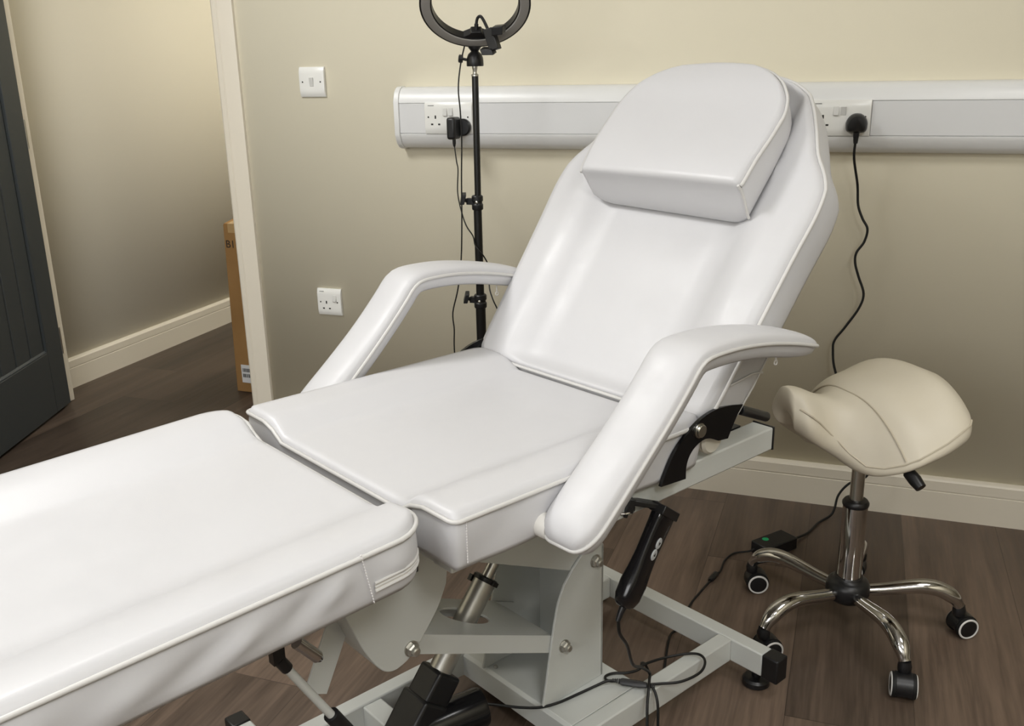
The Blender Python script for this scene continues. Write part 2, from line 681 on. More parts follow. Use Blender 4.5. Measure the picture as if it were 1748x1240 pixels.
# light switch
t = empty('light_switch', (-1.6048, 0, 1.205 - .086))
tag(t, 'white single light switch plate on the beige wall beside the doorway', 'light switch')
b = MB()
plate_profile(b, 0, .086, 0, .086, .0105, .006)
b.build('plate', M['plate'], t, angle=30)
rocker(t, .043, .043, .0105, .013, .026, on=False)
screws(t, [(.0128, .043), (.0732, .043)], .0105)

# single socket below
t = empty('wall_socket', (-1.6045, 0, .530 - .086))
tag(t, 'white single switched wall socket low on the wall below the light switch', 'socket')
b = MB()
plate_profile(b, 0, .086, 0, .086, .0100, .005)
b.build('plate', M['plate'], t, angle=30)
rocker(t, .0640, .0560, .0100, .0125, .020, on=True)
pin_slots(t, .0335, .036, .0100)
screws(t, [(.0128, .043), (.0732, .043)], .0100)
b = MB()
b.box((.0105, -.0098, .0765), (.0255, -.0088, .0782))
b.build('printed_mark', M['print'], t)

# dado trunking
TZ0, TZ1, TD = .9735, 1.1446, .0547
TX0, TX1 = -1.268, RX
t = empty('cable_trunking', (0, 0, 0))
tag(t, 'long white plastic dado cable trunking running along the beige wall', 'trunking')
PR = [(.0008, TZ0 + .001), (.016, TZ0), (.030, TZ0 + .004), (.044, TZ0 + .016), (.052, TZ0 + .034), (TD, TZ0 + .041), (TD, TZ0 + .0425), (TD - .004, TZ0 + .0428),
      (TD - .004, TZ0 + .1275), (TD, TZ0 + .128), (TD, TZ0 + .1295), (.052, TZ0 + .139), (.047, TZ0 + .154), (.037, TZ0 + .165), (.025, TZ0 + .1705), (.0008, TZ0 + .1711)]
b = MB()
b.prism(PR, lambda q: Vector((TX0, -q[0], q[1])), lambda q: Vector((TX1, -q[0], q[1])))
b.build('trunking_body', M['pvc'], t, angle=28)
b = MB()
DSX1, DSX2 = -1.1742, .0146 - .146
for xa, xb in ((TX0 + .001, DSX1 - .001), (DSX1 + .147, DSX2 - .001), (DSX2 + .147, TX1)):
    b.box((xa, -TD + .0005, TZ0 + .0445), (xb, -TD + .006, TZ0 + .1260))
b.build('cover_panel', M['pvc2'], t, bevel=.0008)
b = MB()
EC = [(q[0] * 1.03 + (.002 if q[0] > 0 else 0), TZ0 + .0855 + (q[1] - TZ0 - .0855) * 1.025) for q in PR]
EC = [q for i, q in enumerate(EC) if i not in (6, 7, 8, 9)]
b.prism(EC, lambda q: Vector((TX0 - .004, -q[0], q[1])), lambda q: Vector((TX0 + .012, -q[0], q[1])))
b.build('end_cap', M['pvc'], t, bevel=.0015, angle=28)


def double_socket(x, label, states):
    t = empty('double_socket', (x, -TD + .002, 1.017))
    tag(t, label, 'socket')
    b = MB()
    plate_profile(b, 0, .146, 0, .086, .0100, .005)
    b.build('plate', M['plate'], t, angle=30)
    rocker(t, .0645, .0600, .0100, .0125, .021, on=states[0])
    rocker(t, .0815, .0600, .0100, .0125, .021, on=states[1])
    pin_slots(t, .0345, .040, .0100)
    pin_slots(t, .1115, .040, .0100)
    screws(t, [(.0128, .046), (.1332, .046)], .0100)
    b = MB()
    b.box((.012, -.0098, .0765), (.030, -.0087, .0785))
    b.build('printed_mark', M['print'], t)
    return t


double_socket(DSX1, 'white double socket on the trunking behind the ring light stand', (True, True))
double_socket(DSX2, 'white double socket on the trunking just right of the couch backrest', (True, False))

# ------------------------------------------------------------------ tall cardboard box beyond the doorway
t = empty('cardboard_box', (-2.2215, .3545, 0), rad(-1.5))
tag(t, 'tall brown cardboard box standing on the hallway floor beyond the doorway', 'box')
BW, BD, BH = .33, .26, .655
b = MB(lambda p: Vector((p[0] + .018 * p[2] / .65, p[1], p[2])))
b.box((0, 0, .001), (BW, BD, BH))
b.build('carton', M['card'], t, bevel=.002)
b = MB(lambda p: Vector((p[0] + .018 * p[2] / .65, p[1], p[2])))
b.hexa([(.002, .002, BH), (BW - .002, .002, BH), (BW - .002, BD / 2, BH + .004), (.002, BD / 2, BH + .020),
        (.002, .002, BH + .003), (BW - .002, .002, BH + .003), (BW - .002, BD / 2, BH + .007), (.002, BD / 2, BH + .024)])
b.build('top_flap', M['card'], t)
b = MB(lambda p: Vector((p[0] + .018 * p[2] / .65, p[1], p[2])))
b.hexa([(.020, -.0006, BH - .030), (.075, -.0006, BH - .030), (.075, .002, BH - .030), (.020, .002, BH - .030),
        (.020, -.0006, BH + .0035), (.075, -.0006, BH + .0035), (.075, .002, BH + .0045), (.020, .002, BH + .0045)])
b.hexa([(.020, .0, BH + .0032), (.075, .0, BH + .0032), (.075, .125, BH + .0125), (.020, .125, BH + .0235),
        (.020, .0, BH + .0042), (.075, .0, BH + .0042), (.075, .125, BH + .0145), (.020, .125, BH + .0255)])
b.build('parcel_tape', M['tape'], t)
b = MB()
b.mat(M['label'])
b.box((.030, -.0012, .040), (.140, .0005, .112))
b.mat(M['ink'])
random.seed(4)
for zz in (.084, .062):
    x = .036
    while x < .115:
        w = random.choice([.0009, .0015, .0022])
        b.box((x, -.0018, zz), (x + w, 0, zz + .014))
        x += w + random.choice([.0009, .0014, .002])
b.build('barcode_label', None, t)


def text_mesh(name, body, size, mat, parent, mw, extrude=.0004):
    c = bpy.data.curves.new(name, 'FONT')
    c.body = body
    c.size = size
    c.extrude = extrude
    o = bpy.data.objects.new(name + '_tmp', c)
    COL.objects.link(o)
    dg = bpy.context.evaluated_depsgraph_get()
    me = bpy.data.meshes.new_from_object(o.evaluated_get(dg))
    bpy.data.objects.remove(o)
    me.name = name
    me.materials.clear()
    me.materials.append(mat)
    o = bpy.data.objects.new(name, me)
    COL.objects.link(o)
    o.parent = parent
    o.matrix_local = mw
    return o


text_mesh('printed_text', 'B1', .040, M['ink'], t,
          Matrix.Translation((.005 + .016, -.0006, .569)) @ Matrix.Rotation(rad(90), 4, 'X'))

# ------------------------------------------------------------------ ring light on its stand
RLX, RLY = -.905, -.35
t = empty('ring_light', (RLX, RLY, 0))
tag(t, 'black ring light on a slim black tripod stand behind the couch', 'ring light')
b = MB()
b.cyl((0, 0, .60), (.004, 0, 1.180), .0082, 20)
b.build('upper_pole', M['blackmetal'], t)
b = MB()
b.cyl((0, 0, .10), (0, 0, .875), .0105, 20)
b.build('middle_pole', M['blackmetal'], t)
b = MB()
b.cyl((0, 0, .06), (0, 0, .60), .0130, 20)
b.build('lower_pole', M['blackmetal'], t)
for zc, r in ((.868, .0145), (.612, .0165)):
    b = MB()
    b.lathe((0, 0, zc - .017), (0, 0, 1), [(r * .9, 0), (r, .003), (r, .014), (r * .86, .016), (r * .86, .021), (r, .023), (r, .034), (r * .85, .037)], 20)
    b.box((-.028, -.007, zc - .004), (-.008, .007, zc + .012))
    b.build('clamp_collar', M['black'], t, bevel=.001)
    b = MB()
    tip = Vector((-.034, -.012, zc + .012))
    b.obox(tip, (.005, .002, 0), (-.004, .010, .003), (.003, .001, .012))
    b.cyl((-.026, -.004, zc + .004), tip, .0045, 10)
    b.build('clamp_knob', M['black'], t, bevel=.0015)
    b = MB()
    b.lathe((.004, -.0165 if zc > .7 else -.0185, zc + .004), (0, -1, 0), [(.0035, -.004), (.0035, .0005), (.002, .0014)], 12)
    b.build('rivet', M['steel'], t)
b = MB()
b.lathe((.004, 0, 1.176), (0, 0, 1), [(.0092, 0), (.0092, .004), (.0055, .006), (.0050, .012), (.0068, .018), (.0068, .027), (.0052, .030)], 20)
b.build('screw_spigot', M['steel'], t)
b = MB()
b.lathe((.005, 0, 1.199), (0, 0, 1), [(.020, 0), (.0208, .002), (.0205, .013), (.0195, .020), (.0165, .028), (.010, .034), (.008, .036)], 28)
b.lathe((.005, 0, 1.232), (0, 0, 1), [(.007, 0), (.010, .003), (.0155, .010), (.0165, .018), (.016, .024)], 24)
b.build('ball_head', M['black'], t, angle=40)
b = MB()
b.cyl((-.012, -.006, 1.214), (-.024, -.012, 1.217), .0035, 10)
b.lathe((-.022, -.011, 1.2165), (-.9, -.42, .12), [(.0085, 0), (.0095, .002), (.0095, .009), (.007, .011)], 8)
b.build('ball_head_knob', M['black'], t, angle=30)
# ring: face looks to the couch and steeply down
tilt = rad(46)
toc = Vector((.36, -.93, 0)).normalized()        # heading of the face
nf = (toc * math.cos(tilt) + Vector((0, 0, -math.sin(tilt)))).normalized()
side = Vector((0, 0, 1)).cross(toc).normalized()
upv = nf.cross(side).normalized()
if upv.z < 0:
    upv = -upv
RO, RI = .1275, .1005
RC = Vector((.012, -.004, 1.252)) + upv * (RO - .004)


def ring_body(prof, mat, name, seg=72):
    b = MB()
    R = []
    for i in range(seg):
        a = 2 * PI * i / seg
        d = side * math.cos(a) + upv * math.sin(a)
        R.append([b.v(RC + d * r + nf * h) for r, h in prof])
    n = len(prof)
    for i in range(seg):
        for j in range(n):
            b.face([R[i][j], R[i][(j + 1) % n], R[(i + 1) % seg][(j + 1) % n], R[(i + 1) % seg][j]])
    return b.build(name, mat, t, angle=40)


ring_body([(RO - .0045, .010), (RO, .009), (RO, -.010), (RO - .005, -.014), (RI + .003, -.014), (RI - .001, -.010), (RI - .001, .009), (RI + .002, .010), (RI + .004, .0085), (RO - .006, .0085)],
          M['black'], 'ring_housing')
ring_body([(RO - .0035, .0095), (RO - .007, .0118), (RI + .004, .0118), (RI + .0015, .0095)], M['diffuser'], 'ring_diffuser')
# bracket in the lower inner rim, gooseneck and phone holder
b = MB()
base = RC - upv * (RI - .001)
poly = [(-.038, 0), (-.028, .006), (-.015, .012), (-.012, .018), (.012, .018), (.015, .012), (.028, .006), (.038, 0), (.02, -.004), (-.02, -.004)]
b.prism(poly, lambda q: base + side * q[0] + upv * q[1] + nf * .008, lambda q: base + side * q[0] + upv * q[1] - nf * .012)
b.build('phone_bracket', M['black'], t, bevel=.0015)
p0 = base + upv * .012
sR = side if side.x > 0 else -side
goose = spline([p0, p0 + Vector((.002, -.002, .018)), p0 + Vector((.006, -.004, .030)), p0 + Vector((.014, -.006, .034)), p0 + Vector((.022, -.008, .026)), p0 + Vector((.032, -.010, .008)), p0 + Vector((.036, -.010, -.002))], 6)
b = MB()
b.tube(goose, .0036, 10)
b.cyl(goose[0], goose[6], .0050, 10)
b.build('gooseneck', M['black'], t)
hc = goose[-1]
b = MB()
b.obox(hc + Vector((.010, -.006, -.016)), (.0115, -.001, .003), (.002, .008, 0), (-.009, .002, .024))
b.obox(hc + Vector((.029, -.012, .004)), (.0135, 0, .001), (.001, .010, .003), (.001, -.002, .0095))
b.obox(hc + Vector((.001, -.010, -.042)), (.0145, 0, 0), (.001, .010, .003), (-.003, 0, .007))
b.lathe(hc + Vector((0, 0, .003)), (.3, -.2, -1), [(.006, 0), (.0085, .003), (.0085, .014), (.006, .017)], 14)
b.build('phone_holder', M['black'], t, bevel=.0018)
# cable hanging from the ring
cz = [(-.921, 1.250), (-.934, 1.204), (-.937, 1.149), (-.934, 1.093), (-.933, 1.023), (-.937, .936), (-.940, .833), (-.946, .726), (-.958, .648), (-.975, .583), (-.973, .536), (-.975, .487), (-.972, .38), (-.965, .22), (-.96, .06), (-.93, .006), (-.85, .004)]
pts = spline([(x - RLX, (-.010 if z > 1.15 else -.022) if z > .1 else -.05, z) for x, z in cz], 5)
b = MB()
b.tube(pts, .0019, 8)
b.build('cable', M['cable'], t)
for k in range(3):
    a = rad(95 + 120 * k)
    d = Vector((math.cos(a), math.sin(a), 0))
    b = MB()
    b.tube([d * .016 + Vector((0, 0, .36)), d * .29 + Vector((0, 0, .014))], .0075, 10)
    b.build('leg', M['blackmetal'], t)
    b = MB()
    b.cyl(d * .014 + Vector((0, 0, .11)), d * .205 + Vector((0, 0, .115)), .004, 8)
    b.build('leg_brace', M['blackmetal'], t)
    b = MB()
    b.lathe(d * .292 + Vector((0, 0, .0)), (0, 0, 1), [(.008, .0005), (.0105, .004), (.0105, .022), (.008, .026)], 12)
    b.build('rubber_foot', M['rubber'], t)
b = MB()
b.lathe((0, 0, .335), (0, 0, 1), [(.017, 0), (.022, .004), (.022, .040), (.016, .046)], 16)
b.build('leg_collar', M['black'], t)
b = MB()
b.lathe((0, 0, .095), (0, 0, 1), [(.014, 0), (.018, .003), (.018, .028), (.014, .031)], 16)
b.build('leg_collar', M['black'], t)

# USB charger in the left double socket
t = empty('plug_charger', (-1.062, -TD - .0085, 1.036))
tag(t, 'black plug-in charger with thin cable in the left double socket', 'charger')
b = MB()
b.lathe((.008, 0, 0), (0, -1, 0), [(.022, 0), (.0235, .002), (.0235, .010), (.020, .013)], 28)
b.build('plug_face', M['black'], t, angle=40)
b = MB()
b.box((-.023, -.054, -.031), (.003, -.008, .029))
b.build('charger_body', M['black'], t, bevel=.007, bseg=3)
b = MB()
b.lathe((-.010, -.030, -.030), (0, 0, -1), [(.0048, 0), (.0048, .012), (.003, .021)], 12)
b.build('cable_plug', M['black'], t)
b = MB()
W0 = t.location
pts = [(-.010, -.030, -.048)] + [tuple(Vector(q) - W0) for q in
       [(-1.062, -.105, .945), (-1.046, -.135, .925), (-1.024, -.195, .872), (-.990, -.255, .832), (-.952, -.315, .803), (-.922, -.345, .782), (-.905, -.372, .762), (-.886, -.365, .735), (-.880, -.345, .70), (-.873, -.365, .655), (-.860, -.375, .625), (-.845, -.37, .58), (-.83, -.35, .45), (-.83, -.33, .2), (-.85, -.30, .02), (-.90, -.25, .004)]]
b.tube(spline(pts, 6), .0018, 8)
b.build('charger_cable', M['cable'], t)

# ------------------------------------------------------------------ power brick with mains plug (for the couch)
t = empty('power_adapter', (-.12, -.31, 0))
tag(t, 'black power adapter with green sticker on the floor behind the stool', 'power adapter')
W0 = Vector((-.12, -.31, 0))
A1, A2, A3 = Vector((-.183, -.352, 0)), Vector((-.116, -.266, 0)), Vector((-.067, -.294, 0))
ex = (A2 - A1)
ey = (A3 - A2)
ey = (ey - ex * (ey.dot(ex) / ex.dot(ex)))
b = MB()
c = A1 + ex / 2 + ey / 2 - W0
b.obox(c + Vector((0, 0, .017)), ex / 2, ey / 2, (0, 0, .0165))
b.build('adapter_case', M['black'], t, bevel=.003)
b = MB()
b.lathe(Vector((-.153, -.335, .0332)) - W0 + Vector((.004, 0, 0)), (0, 0, 1), [(.0085, 0), (.0085, .0006)], 24)
b.build('green_sticker', M['green'], t)
t.children[-1]['label'] = 'round green sticker'
# mains plug, local offset from world
b = MB()
pc = Vector((-.0170, -TD - .0085, 1.0475)) - W0


def plug_ring(y, s):
    out = []
    for i in range(28):
        a = 2 * PI * i / 28
        x = math.cos(a)
        z = math.sin(a)
        # flat-bottomed rounded shape, narrower at the top
        e_ = .85 if z > 0 else .5
        px = (abs(x) ** e_) * (1 if x > 0 else -1) * (.0255 - .005 * max(0, z))
        pz = (abs(z) ** e_) * (1 if z > 0 else -1) * (.0245 if z > 0 else .0225)
        out.append(pc + Vector((px * s, y, pz * s)))
    return out


b.rings([plug_ring(0, .97), plug_ring(-.004, 1.0), plug_ring(-.016, .97), plug_ring(-.026, .86), plug_ring(-.031, .70)])
b.build('mains_plug', M['black'], t, angle=50)
b = MB()
b.lathe(pc + Vector((.001, -.016, -.021)), (0, 0, -1), [(.0075, 0), (.0065, .012), (.0062, .013), (.0058, .020), (.0048, .026)], 14)
b.build('cord_sleeve', M['black'], t)
cw = [(-.0165, -.078, 1.003), (-.016, -.070, .963), (-.003, -.05, .898), (.003, -.045, .846), (.016, -.045, .813), (.030, -.045, .787), (.025, -.045, .754), (.009, -.045, .726), (.008, -.045, .699),
      (.019, -.045, .664), (.035, -.045, .620), (.027, -.045, .581), (-.002, -.045, .529), (-.025, -.045, .492), (-.028, -.045, .463), (-.017, -.05, .405), (.030, -.055, .30), (.085, -.060, .20), (.088, -.065, .128),
      (.043, -.070, .098), (.018, -.075, .062), (.011, -.085, .025), (.001, -.095, .007), (-.028, -.143, .004), (-.050, -.210, .005), (-.078, -.260, .010), (-.092, -.280, .014)]
b = MB()
b.tube(spline([Vector(q) - W0 for q in cw], 6), .0032, 10)
b.build('mains_cord', M['cable'], t)
# low-voltage lead with an in-line lump, running under the couch frame and looping over it
cf = [(-.150, -.344, .016), (-.170, -.356, .014), (-.186, -.364, .008), (-.221, -.379, .004), (-.238, -.423, .004), (-.241, -.475, .004), (-.247, -.501, .006), (-.258, -.539, .006), (-.273, -.593, .004), (-.284, -.642, .004),
      (-.290, -.70, .004), (-.294, -.759, .004), (-.306, -.80, .006)]
lift = [(-.300, -.90, .050), (-.303, -.975, .088), (-.304, -1.03, .104)]
# loop points in couch coordinates are added below once the couch frame is defined
b = MB()
cf = [tuple(Vector(q) - W0) for q in cf]
LEAD = (cf, lift, W0, t)
b.lathe(Vector((-.2475, -.497, .0075)) - W0, (-.25, -.95, 0), [(.0045, 0), (.0072, .004), (.0072, .034), (.0045, .042)], 12)
b.build('inline_connector', M['black'], t)

# ------------------------------------------------------------------ saddle stool
SX, SY = .050, -.635
t = empty('saddle_stool', (SX, SY, 0))
tag(t, 'cream saddle stool with a chrome five-star base on black castors', 'stool')
AX = rad(218.4)                                     # heading of the pommel
ea = Vector((-math.cos(AX), -math.sin(AX), 0))      # pommel -> cantle
et = Vector((ea.y, -ea.x, 0))                       # towards the camera side
SKN = [-1, -.85, -.6, -.3, 0, .3, .6, .85, 1]
SH = .180
def stab(vals):
    return [(k * SH, v) for k, v in zip(SKN, vals)]
SW = stab([.034, .062, .056, .118, .184, .1885, .182, .140, .060])
SZ = stab([.570, .566, .545, .535, .560, .568, .584, .568, .556])
SDr = stab([.030, .046, .066, .1132, .1019, .0858, .0783, .0517, .0311])
STK = stab([.058, .058, .046, .026, .0288, .0391, .0485, .0504, .0512])
SOFF = Vector((-.0111, .0122, .010))


def saddle(s, tt, dz=0.0, inset=1.0):
    w = smooth_interp(SW, s) * inset
    d = smooth_interp(SDr, s)
    z = smooth_interp(SZ, s) - d * (abs(tt) ** 2.7) + dz
    return SOFF + ea * s + et * (w * tt) + Vector((0, 0, z))


b = MB()
ss = [-.18, -.178, -.174, -.168, -.158, -.14, -.12, -.10, -.08, -.06, -.04, -.02, 0, .02, .04, .06, .08, .10, .12, .135, .150, .162, .171, .177, .18]
ts = [-1, -.97, -.9, -.8, -.65, -.5, -.35, -.2, -.07, .07, .2, .35, .5, .65, .8, .9, .97, 1]
G = [[b.v(saddle(s, tt)) for tt in ts] for s in ss]
for i in range(len(ss) - 1):
    for j in range(len(ts) - 1):
        b.face([G[i][j], G[i + 1][j], G[i + 1][j + 1], G[i][j + 1]])
# boundary loop
loop = [(s, -1) for s in ss] + [(ss[-1], q) for q in ts[1:]] + [(s, 1) for s in ss[::-1][1:]] + [(ss[0], q) for q in ts[::-1][1:-1]]
vl = [G[i][0] for i in range(len(ss))] + [G[-1][j] for j in range(1, len(ts))] + [G[i][-1] for i in range(len(ss) - 2, -1, -1)] + [G[0][j] for j in range(len(ts) - 2, 0, -1)]
cen = SOFF + Vector((0, 0, 0))
prev = vl


def under(s, tt, k):
    p = saddle(s, tt)
    th = smooth_interp(STK, s)
    c = SOFF + ea * (s * .80 + .012) + Vector((0, 0, p.z))
    q = p.lerp(c, (-.030 - .10 * sstep(-.09, -.165, s), -.01 - .06 * sstep(-.09, -.165, s), .12, .55)[k])
    q.z = p.z - th * (.30, .68, 1.0, 1.08)[k]
    return q


for k in range(4):
    cur = [b.v(under(s, tt, k)) for s, tt in loop]
    n = len(cur)
    for i in range(n):
        b.face([prev[i], prev[(i + 1) % n], cur[(i + 1) % n], cur[i]])
    prev = cur
b.face(prev)
b.build('saddle_seat', M['cream'], t, sub=1, angle=0)
seat = t.children[-1]
# seams: across the dip and along both flanks
b = MB()
sm = []
for q in [x / 14 - 1 for x in range(29)]:
    sm.append(saddle(-.034 + .0165 * abs(q) ** 1.6, q * .985, .0008))
b.tube(sm, .0016, 6)
for sg in (-1, 1):
    b.tube([saddle(s, sg * 1.0, .0005) for s in ss[2:20]], .0020, 6)
b.build('seam', M['creampipe'], seat)
b = MB()
for i in range(len(sm) * 3):
    f = i / (len(sm) * 3) * (len(sm) - 1)
    k = int(f)
    p = sm[k].lerp(sm[k + 1], f - k)
    q = sm[k].lerp(sm[k + 1], min(1, f - k + .18))
    if i % 1 == 0:
        b.cyl(p + ea * .006 + Vector((0, 0, .0006)), q + ea * .006 + Vector((0, 0, .0006)), .0007, 5)
b.build('stitching', M['thread'], seat)
# underside plate, lever, column
b = MB()
b.box((-.060, -.055, .432), (.060, .055, .446))
b.lathe((0, 0, .392), (0, 0, 1), [(.020, 0), (.024, .005), (.026, .05)], 24)
b.build('seat_plate', M['black'], t, bevel=.003)
b = MB()
lv = Vector((.105, -.115, 0))
b.tube([(.03, -.03, .440), (.070, -.085, .436), (.092, -.112, .428)], [.006, .007, .010], 12)
b.tube([(.088, -.108, .430), (.100, -.122, .421), (.111, -.133, .411)], [.0120, .0130, .0105], 14)
b.build('height_lever', M['black'], t, angle=50)
b = MB()
b.cyl((0, 0, .30), (0, 0, .43), .0140, 28)
b.build('gas_piston', M['steel'], t)
b = MB()
b.lathe((0, 0, .297), (0, 0, 1), [(.0262, 0), (.0275, .003), (.0275, .008), (.024, .013), (.017, .015)], 30)
b.build('column_collar', M['black'], t)
b = MB()
b.lathe((0, 0, .095), (0, 0, 1), [(.0255, 0), (.0255, .205)], 36)
b.build('column_sleeve', M['chrome'], t)
b = MB()
b.lathe((0, 0, .072), (0, 0, 1), [(.020, -.004), (.034, .002), (.043, .010), (.046, .020), (.046, .036), (.042, .046), (.036, .050), (.031, .052), (.029, .058), (.026, .058)], 36)
b.build('hub', M['black'], t, angle=50)
random.seed(11)
LEG0 = rad(155)
cast_head = [150, 232, 270, 30, 60]
CH = [rad(c_) for c_ in (-72, -55, 183, -60, 80)]     # rolling-axle headings of the castors
for k in range(5):
    a = LEG0 + k * rad(72)
    d = Vector((math.cos(a), math.sin(a), 0))
    prf = [(.036, .096), (.075, .101), (.115, .108), (.150, .113), (.180, .111), (.205, .101), (.223, .087), (.233, .072)]
    pts = spline([d * r + Vector((0, 0, z)) for r, z in prf], 5)
    n = len(pts)
    rr = [.0138 + .0042 * sstep(0, .6, i / (n - 1)) - .0052 * sstep(.72, 1, i / (n - 1)) for i in range(n)]
    b = MB()
    b.tube(pts, rr, 20, flat=(1.0, .92))
    b.build('base_leg', M['chrome'], t, angle=60)
    # castor
    tip = d * .234 + Vector((0, 0, 0))
    ax = Vector((math.cos(CH[k]), math.sin(CH[k]), 0))      # axle
    rl = Vector((-ax.y, ax.x, 0))
    cc = tip + rl * .012
    b = MB()
    b.lathe(tip + Vector((0, 0, .050)), (0, 0, 1), [(.0125, 0), (.0135, .004), (.0135, .014), (.0120, .018), (.0110, .024)], 18)
    # hood: arc shell between the wheels
    arc = []
    RW = .0245
    for i in range(13):
        th = rad(-10 + 215 * i / 12)
        arc.append((math.cos(th) * (RW + .002), math.sin(th) * (RW + .002)))
    R0 = []
    for hw in (-.0125, .0125):
        R0.append([cc + ax * hw + rl * (-p[0]) + Vector((0, 0, .0255 + p[1])) for p in arc])
    poly0 = arc
    b.prism(poly0, lambda p: cc - ax * .0150 - rl * p[0] + Vector((0, 0, .0255 + p[1])),
            lambda p: cc + ax * .0150 - rl * p[0] + Vector((0, 0, .0255 + p[1])))
    cst = b.build('castor', M['black'], t, angle=35)
    for sg in (-1, 1):
        b = MB()
        o0 = cc + ax * sg * .0135 + Vector((0, 0, .0255))
        b.mat(M['rubber'])
        b.lathe(o0, ax * sg, [(.0235, -.004), (.0250, -.001), (.0250, .007), (.0240, .009)], 28)
        b.mat(M['wheelring'])
        b.lathe(o0, ax * sg, [(.0240, .006), (.0235, .0098), (.0218, .0112), (.0196, .0106), (.0196, .006)], 28)
        b.mat(M['black'])
        b.lathe(o0, ax * sg, [(.0195, .006), (.0190, .0098), (.013, .0112), (.0001, .0115)], 24)
        b.build('wheel', None, cst, angle=40)

# ------------------------------------------------------------------ the treatment couch
ANG = rad(29)
couch = empty('treatment_couch', (-.704, -1.453, 0), PI / 2 - ANG)
tag(couch, 'white vinyl reclining treatment couch on a pale grey lifting frame', 'treatment couch')
CW = Matrix.Translation((-.704, -1.453, 0)) @ Matrix.Rotation(PI / 2 - ANG, 4, 'Z')
LC = lambda p: Vector((p[0], -p[1], p[2]))          # (u along couch, v towards camera, z up)


def CB():
    return MB(LC)


def spread(a, b_, n, fine):
    """values a..b with fine steps near both ends"""
    xs = [a + f for f in fine] + [a + fine[-1] + (b_ - a - 2 * fine[-1]) * i / n for i in range(1, n)] + [b_ - f for f in fine[::-1]]
    return xs


def cushion(name, mp, u0, u1, wf, hf, thick, parent=couch, roll=.010, nu=26, side=None, pipe=.0034, pipe_at=.003, bulge=.003, mat='leather', bottom=None, pipe_from=None, inset=.003):
    """upholstered pad. mp maps (u, v, h) to couch coordinates; wf(u) half width; hf(u, v) top height above its own base plane"""
    us = spread(u0, u1, nu, [0, .0015, .004, .008, .014, .022, .032, .045])
    tf = [0, .0015, .004, .008, .014, .022]
    rows = []
    vals = []
    fr = [0, .012, .03, .06, .10, .15, .20, .25, .30, .34, .38, .42, .5]
    fr = fr[:-1] + [.5] + [1 - q for q in fr[:-1][::-1]]
    b = MB(lambda p: LC(mp(p)))
    G = []
    for u in us:
        w = wf(u)
        row = []
        for f in fr:
            # fine margin in absolute distance
            v = -w + 2 * w * f
            e = min(u - u0, u1 - u, w - abs(v))
            drop = 0
            if e < roll:
                drop = roll - math.sqrt(max(0, roll * roll - (roll - e) ** 2))
            row.append((u, v, hf(u, v) - drop))
        G.append(row)
    V = [[b.v(p) for p in r] for r in G]
    nU, nF = len(us), len(fr)
    for i in range(nU - 1):
        for j in range(nF - 1):
            b.face([V[i][j], V[i + 1][j], V[i + 1][j + 1], V[i][j + 1]])
    idx = [(i, 0) for i in range(nU)] + [(nU - 1, j) for j in range(1, nF)] + [(i, nF - 1) for i in range(nU - 2, -1, -1)] + [(0, j) for j in range(nF - 2, 0, -1)]
    L = [Vector(G[i][j]) for i, j in idx]
    n = len(L)
    N = []
    for i in range(n):
        tg = L[(i + 1) % n] - L[i - 1]
        nr = Vector((tg.y, -tg.x, 0))
        cc = L[i] - Vector(((u0 + u1) / 2, 0, 0))
        if nr.length < 1e-7:
            nr = Vector((cc.x, cc.y, 0))
        nr.normalize()
        N.append(nr)
    if sum(N[i].dot(Vector((0, 1, 0))) * L[i].y for i in range(n)) < 0:
        N = [-q for q in N]
    prev = [V[i][j] for i, j in idx]
    K = 9
    for k in range(1, K + 1):
        d = k / K
        cur = []
        for i in range(n):
            bz = bottom(L[i].x, L[i].y) if bottom else hf(L[i].x, L[i].y) * 0 - thick
            off = bulge * math.sin(PI * d) - (inset if k == K else 0)
            if side:
                off += side(L[i].x, L[i].y, d)
            p = L[i] + N[i] * off
            p.z = L[i].z + (bz - L[i].z) * d
            cur.append(b.v(p))
        for i in range(n):
            b.face([prev[i], prev[(i + 1) % n], cur[(i + 1) % n], cur[i]])
        prev = cur
    b.face(prev)
    o = b.build(name, M[mat], parent, angle=0)
    if pipe:
        b = MB(lambda p: LC(mp(p)))
        q = [L[i] + N[i] * (.0026) + Vector((0, 0, pipe_at - .004)) for i in range(n)]
        # drop near-coincident points
        if pipe_from is not None:
            k0 = len(us)           # the loop starts at the (u0, -w) corner and runs to u1, then back
            cut = [i for i in range(n) if L[i].x > pipe_from]
            q = [q[i] for i in cut]
        qq = [q[0]]
        for p in q[1:]:
            if (p - qq[-1]).length > .003:
                qq.append(p)
        b.tube(qq, pipe, 8, closed=pipe_from is None)
        b.build('piping', M['leather_pipe'], o, angle=0)
    return o


def rcorner(w, u0, u1, r0, r1):
    def f(u):
        x = w(u)
        if r0 and u - u0 < r0:
            d = u - u0
            x += -r0 + math.sqrt(max(0, r0 * r0 - (r0 - d) ** 2))
        if r1 and u1 - u < r1:
            d = u1 - u
            x += -r1 + math.sqrt(max(0, r1 * r1 - (r1 - d) ** 2))
        return x
    return f


HW = .288
# --- leg section (slopes down towards the foot)
sl = math.tan(rad(2.5))
mpL = lambda p: (p[0], p[1], .585 + p[0] * sl + p[2])
LU0, LU1 = -.72, -.040


def hleg(u, v):
    a = abs(v)
    h = .060 + .022 * sstep(.172, .216, a) + .002 * math.sin(PI * min(1, max(0, (a - .22) / .07)))
    return h


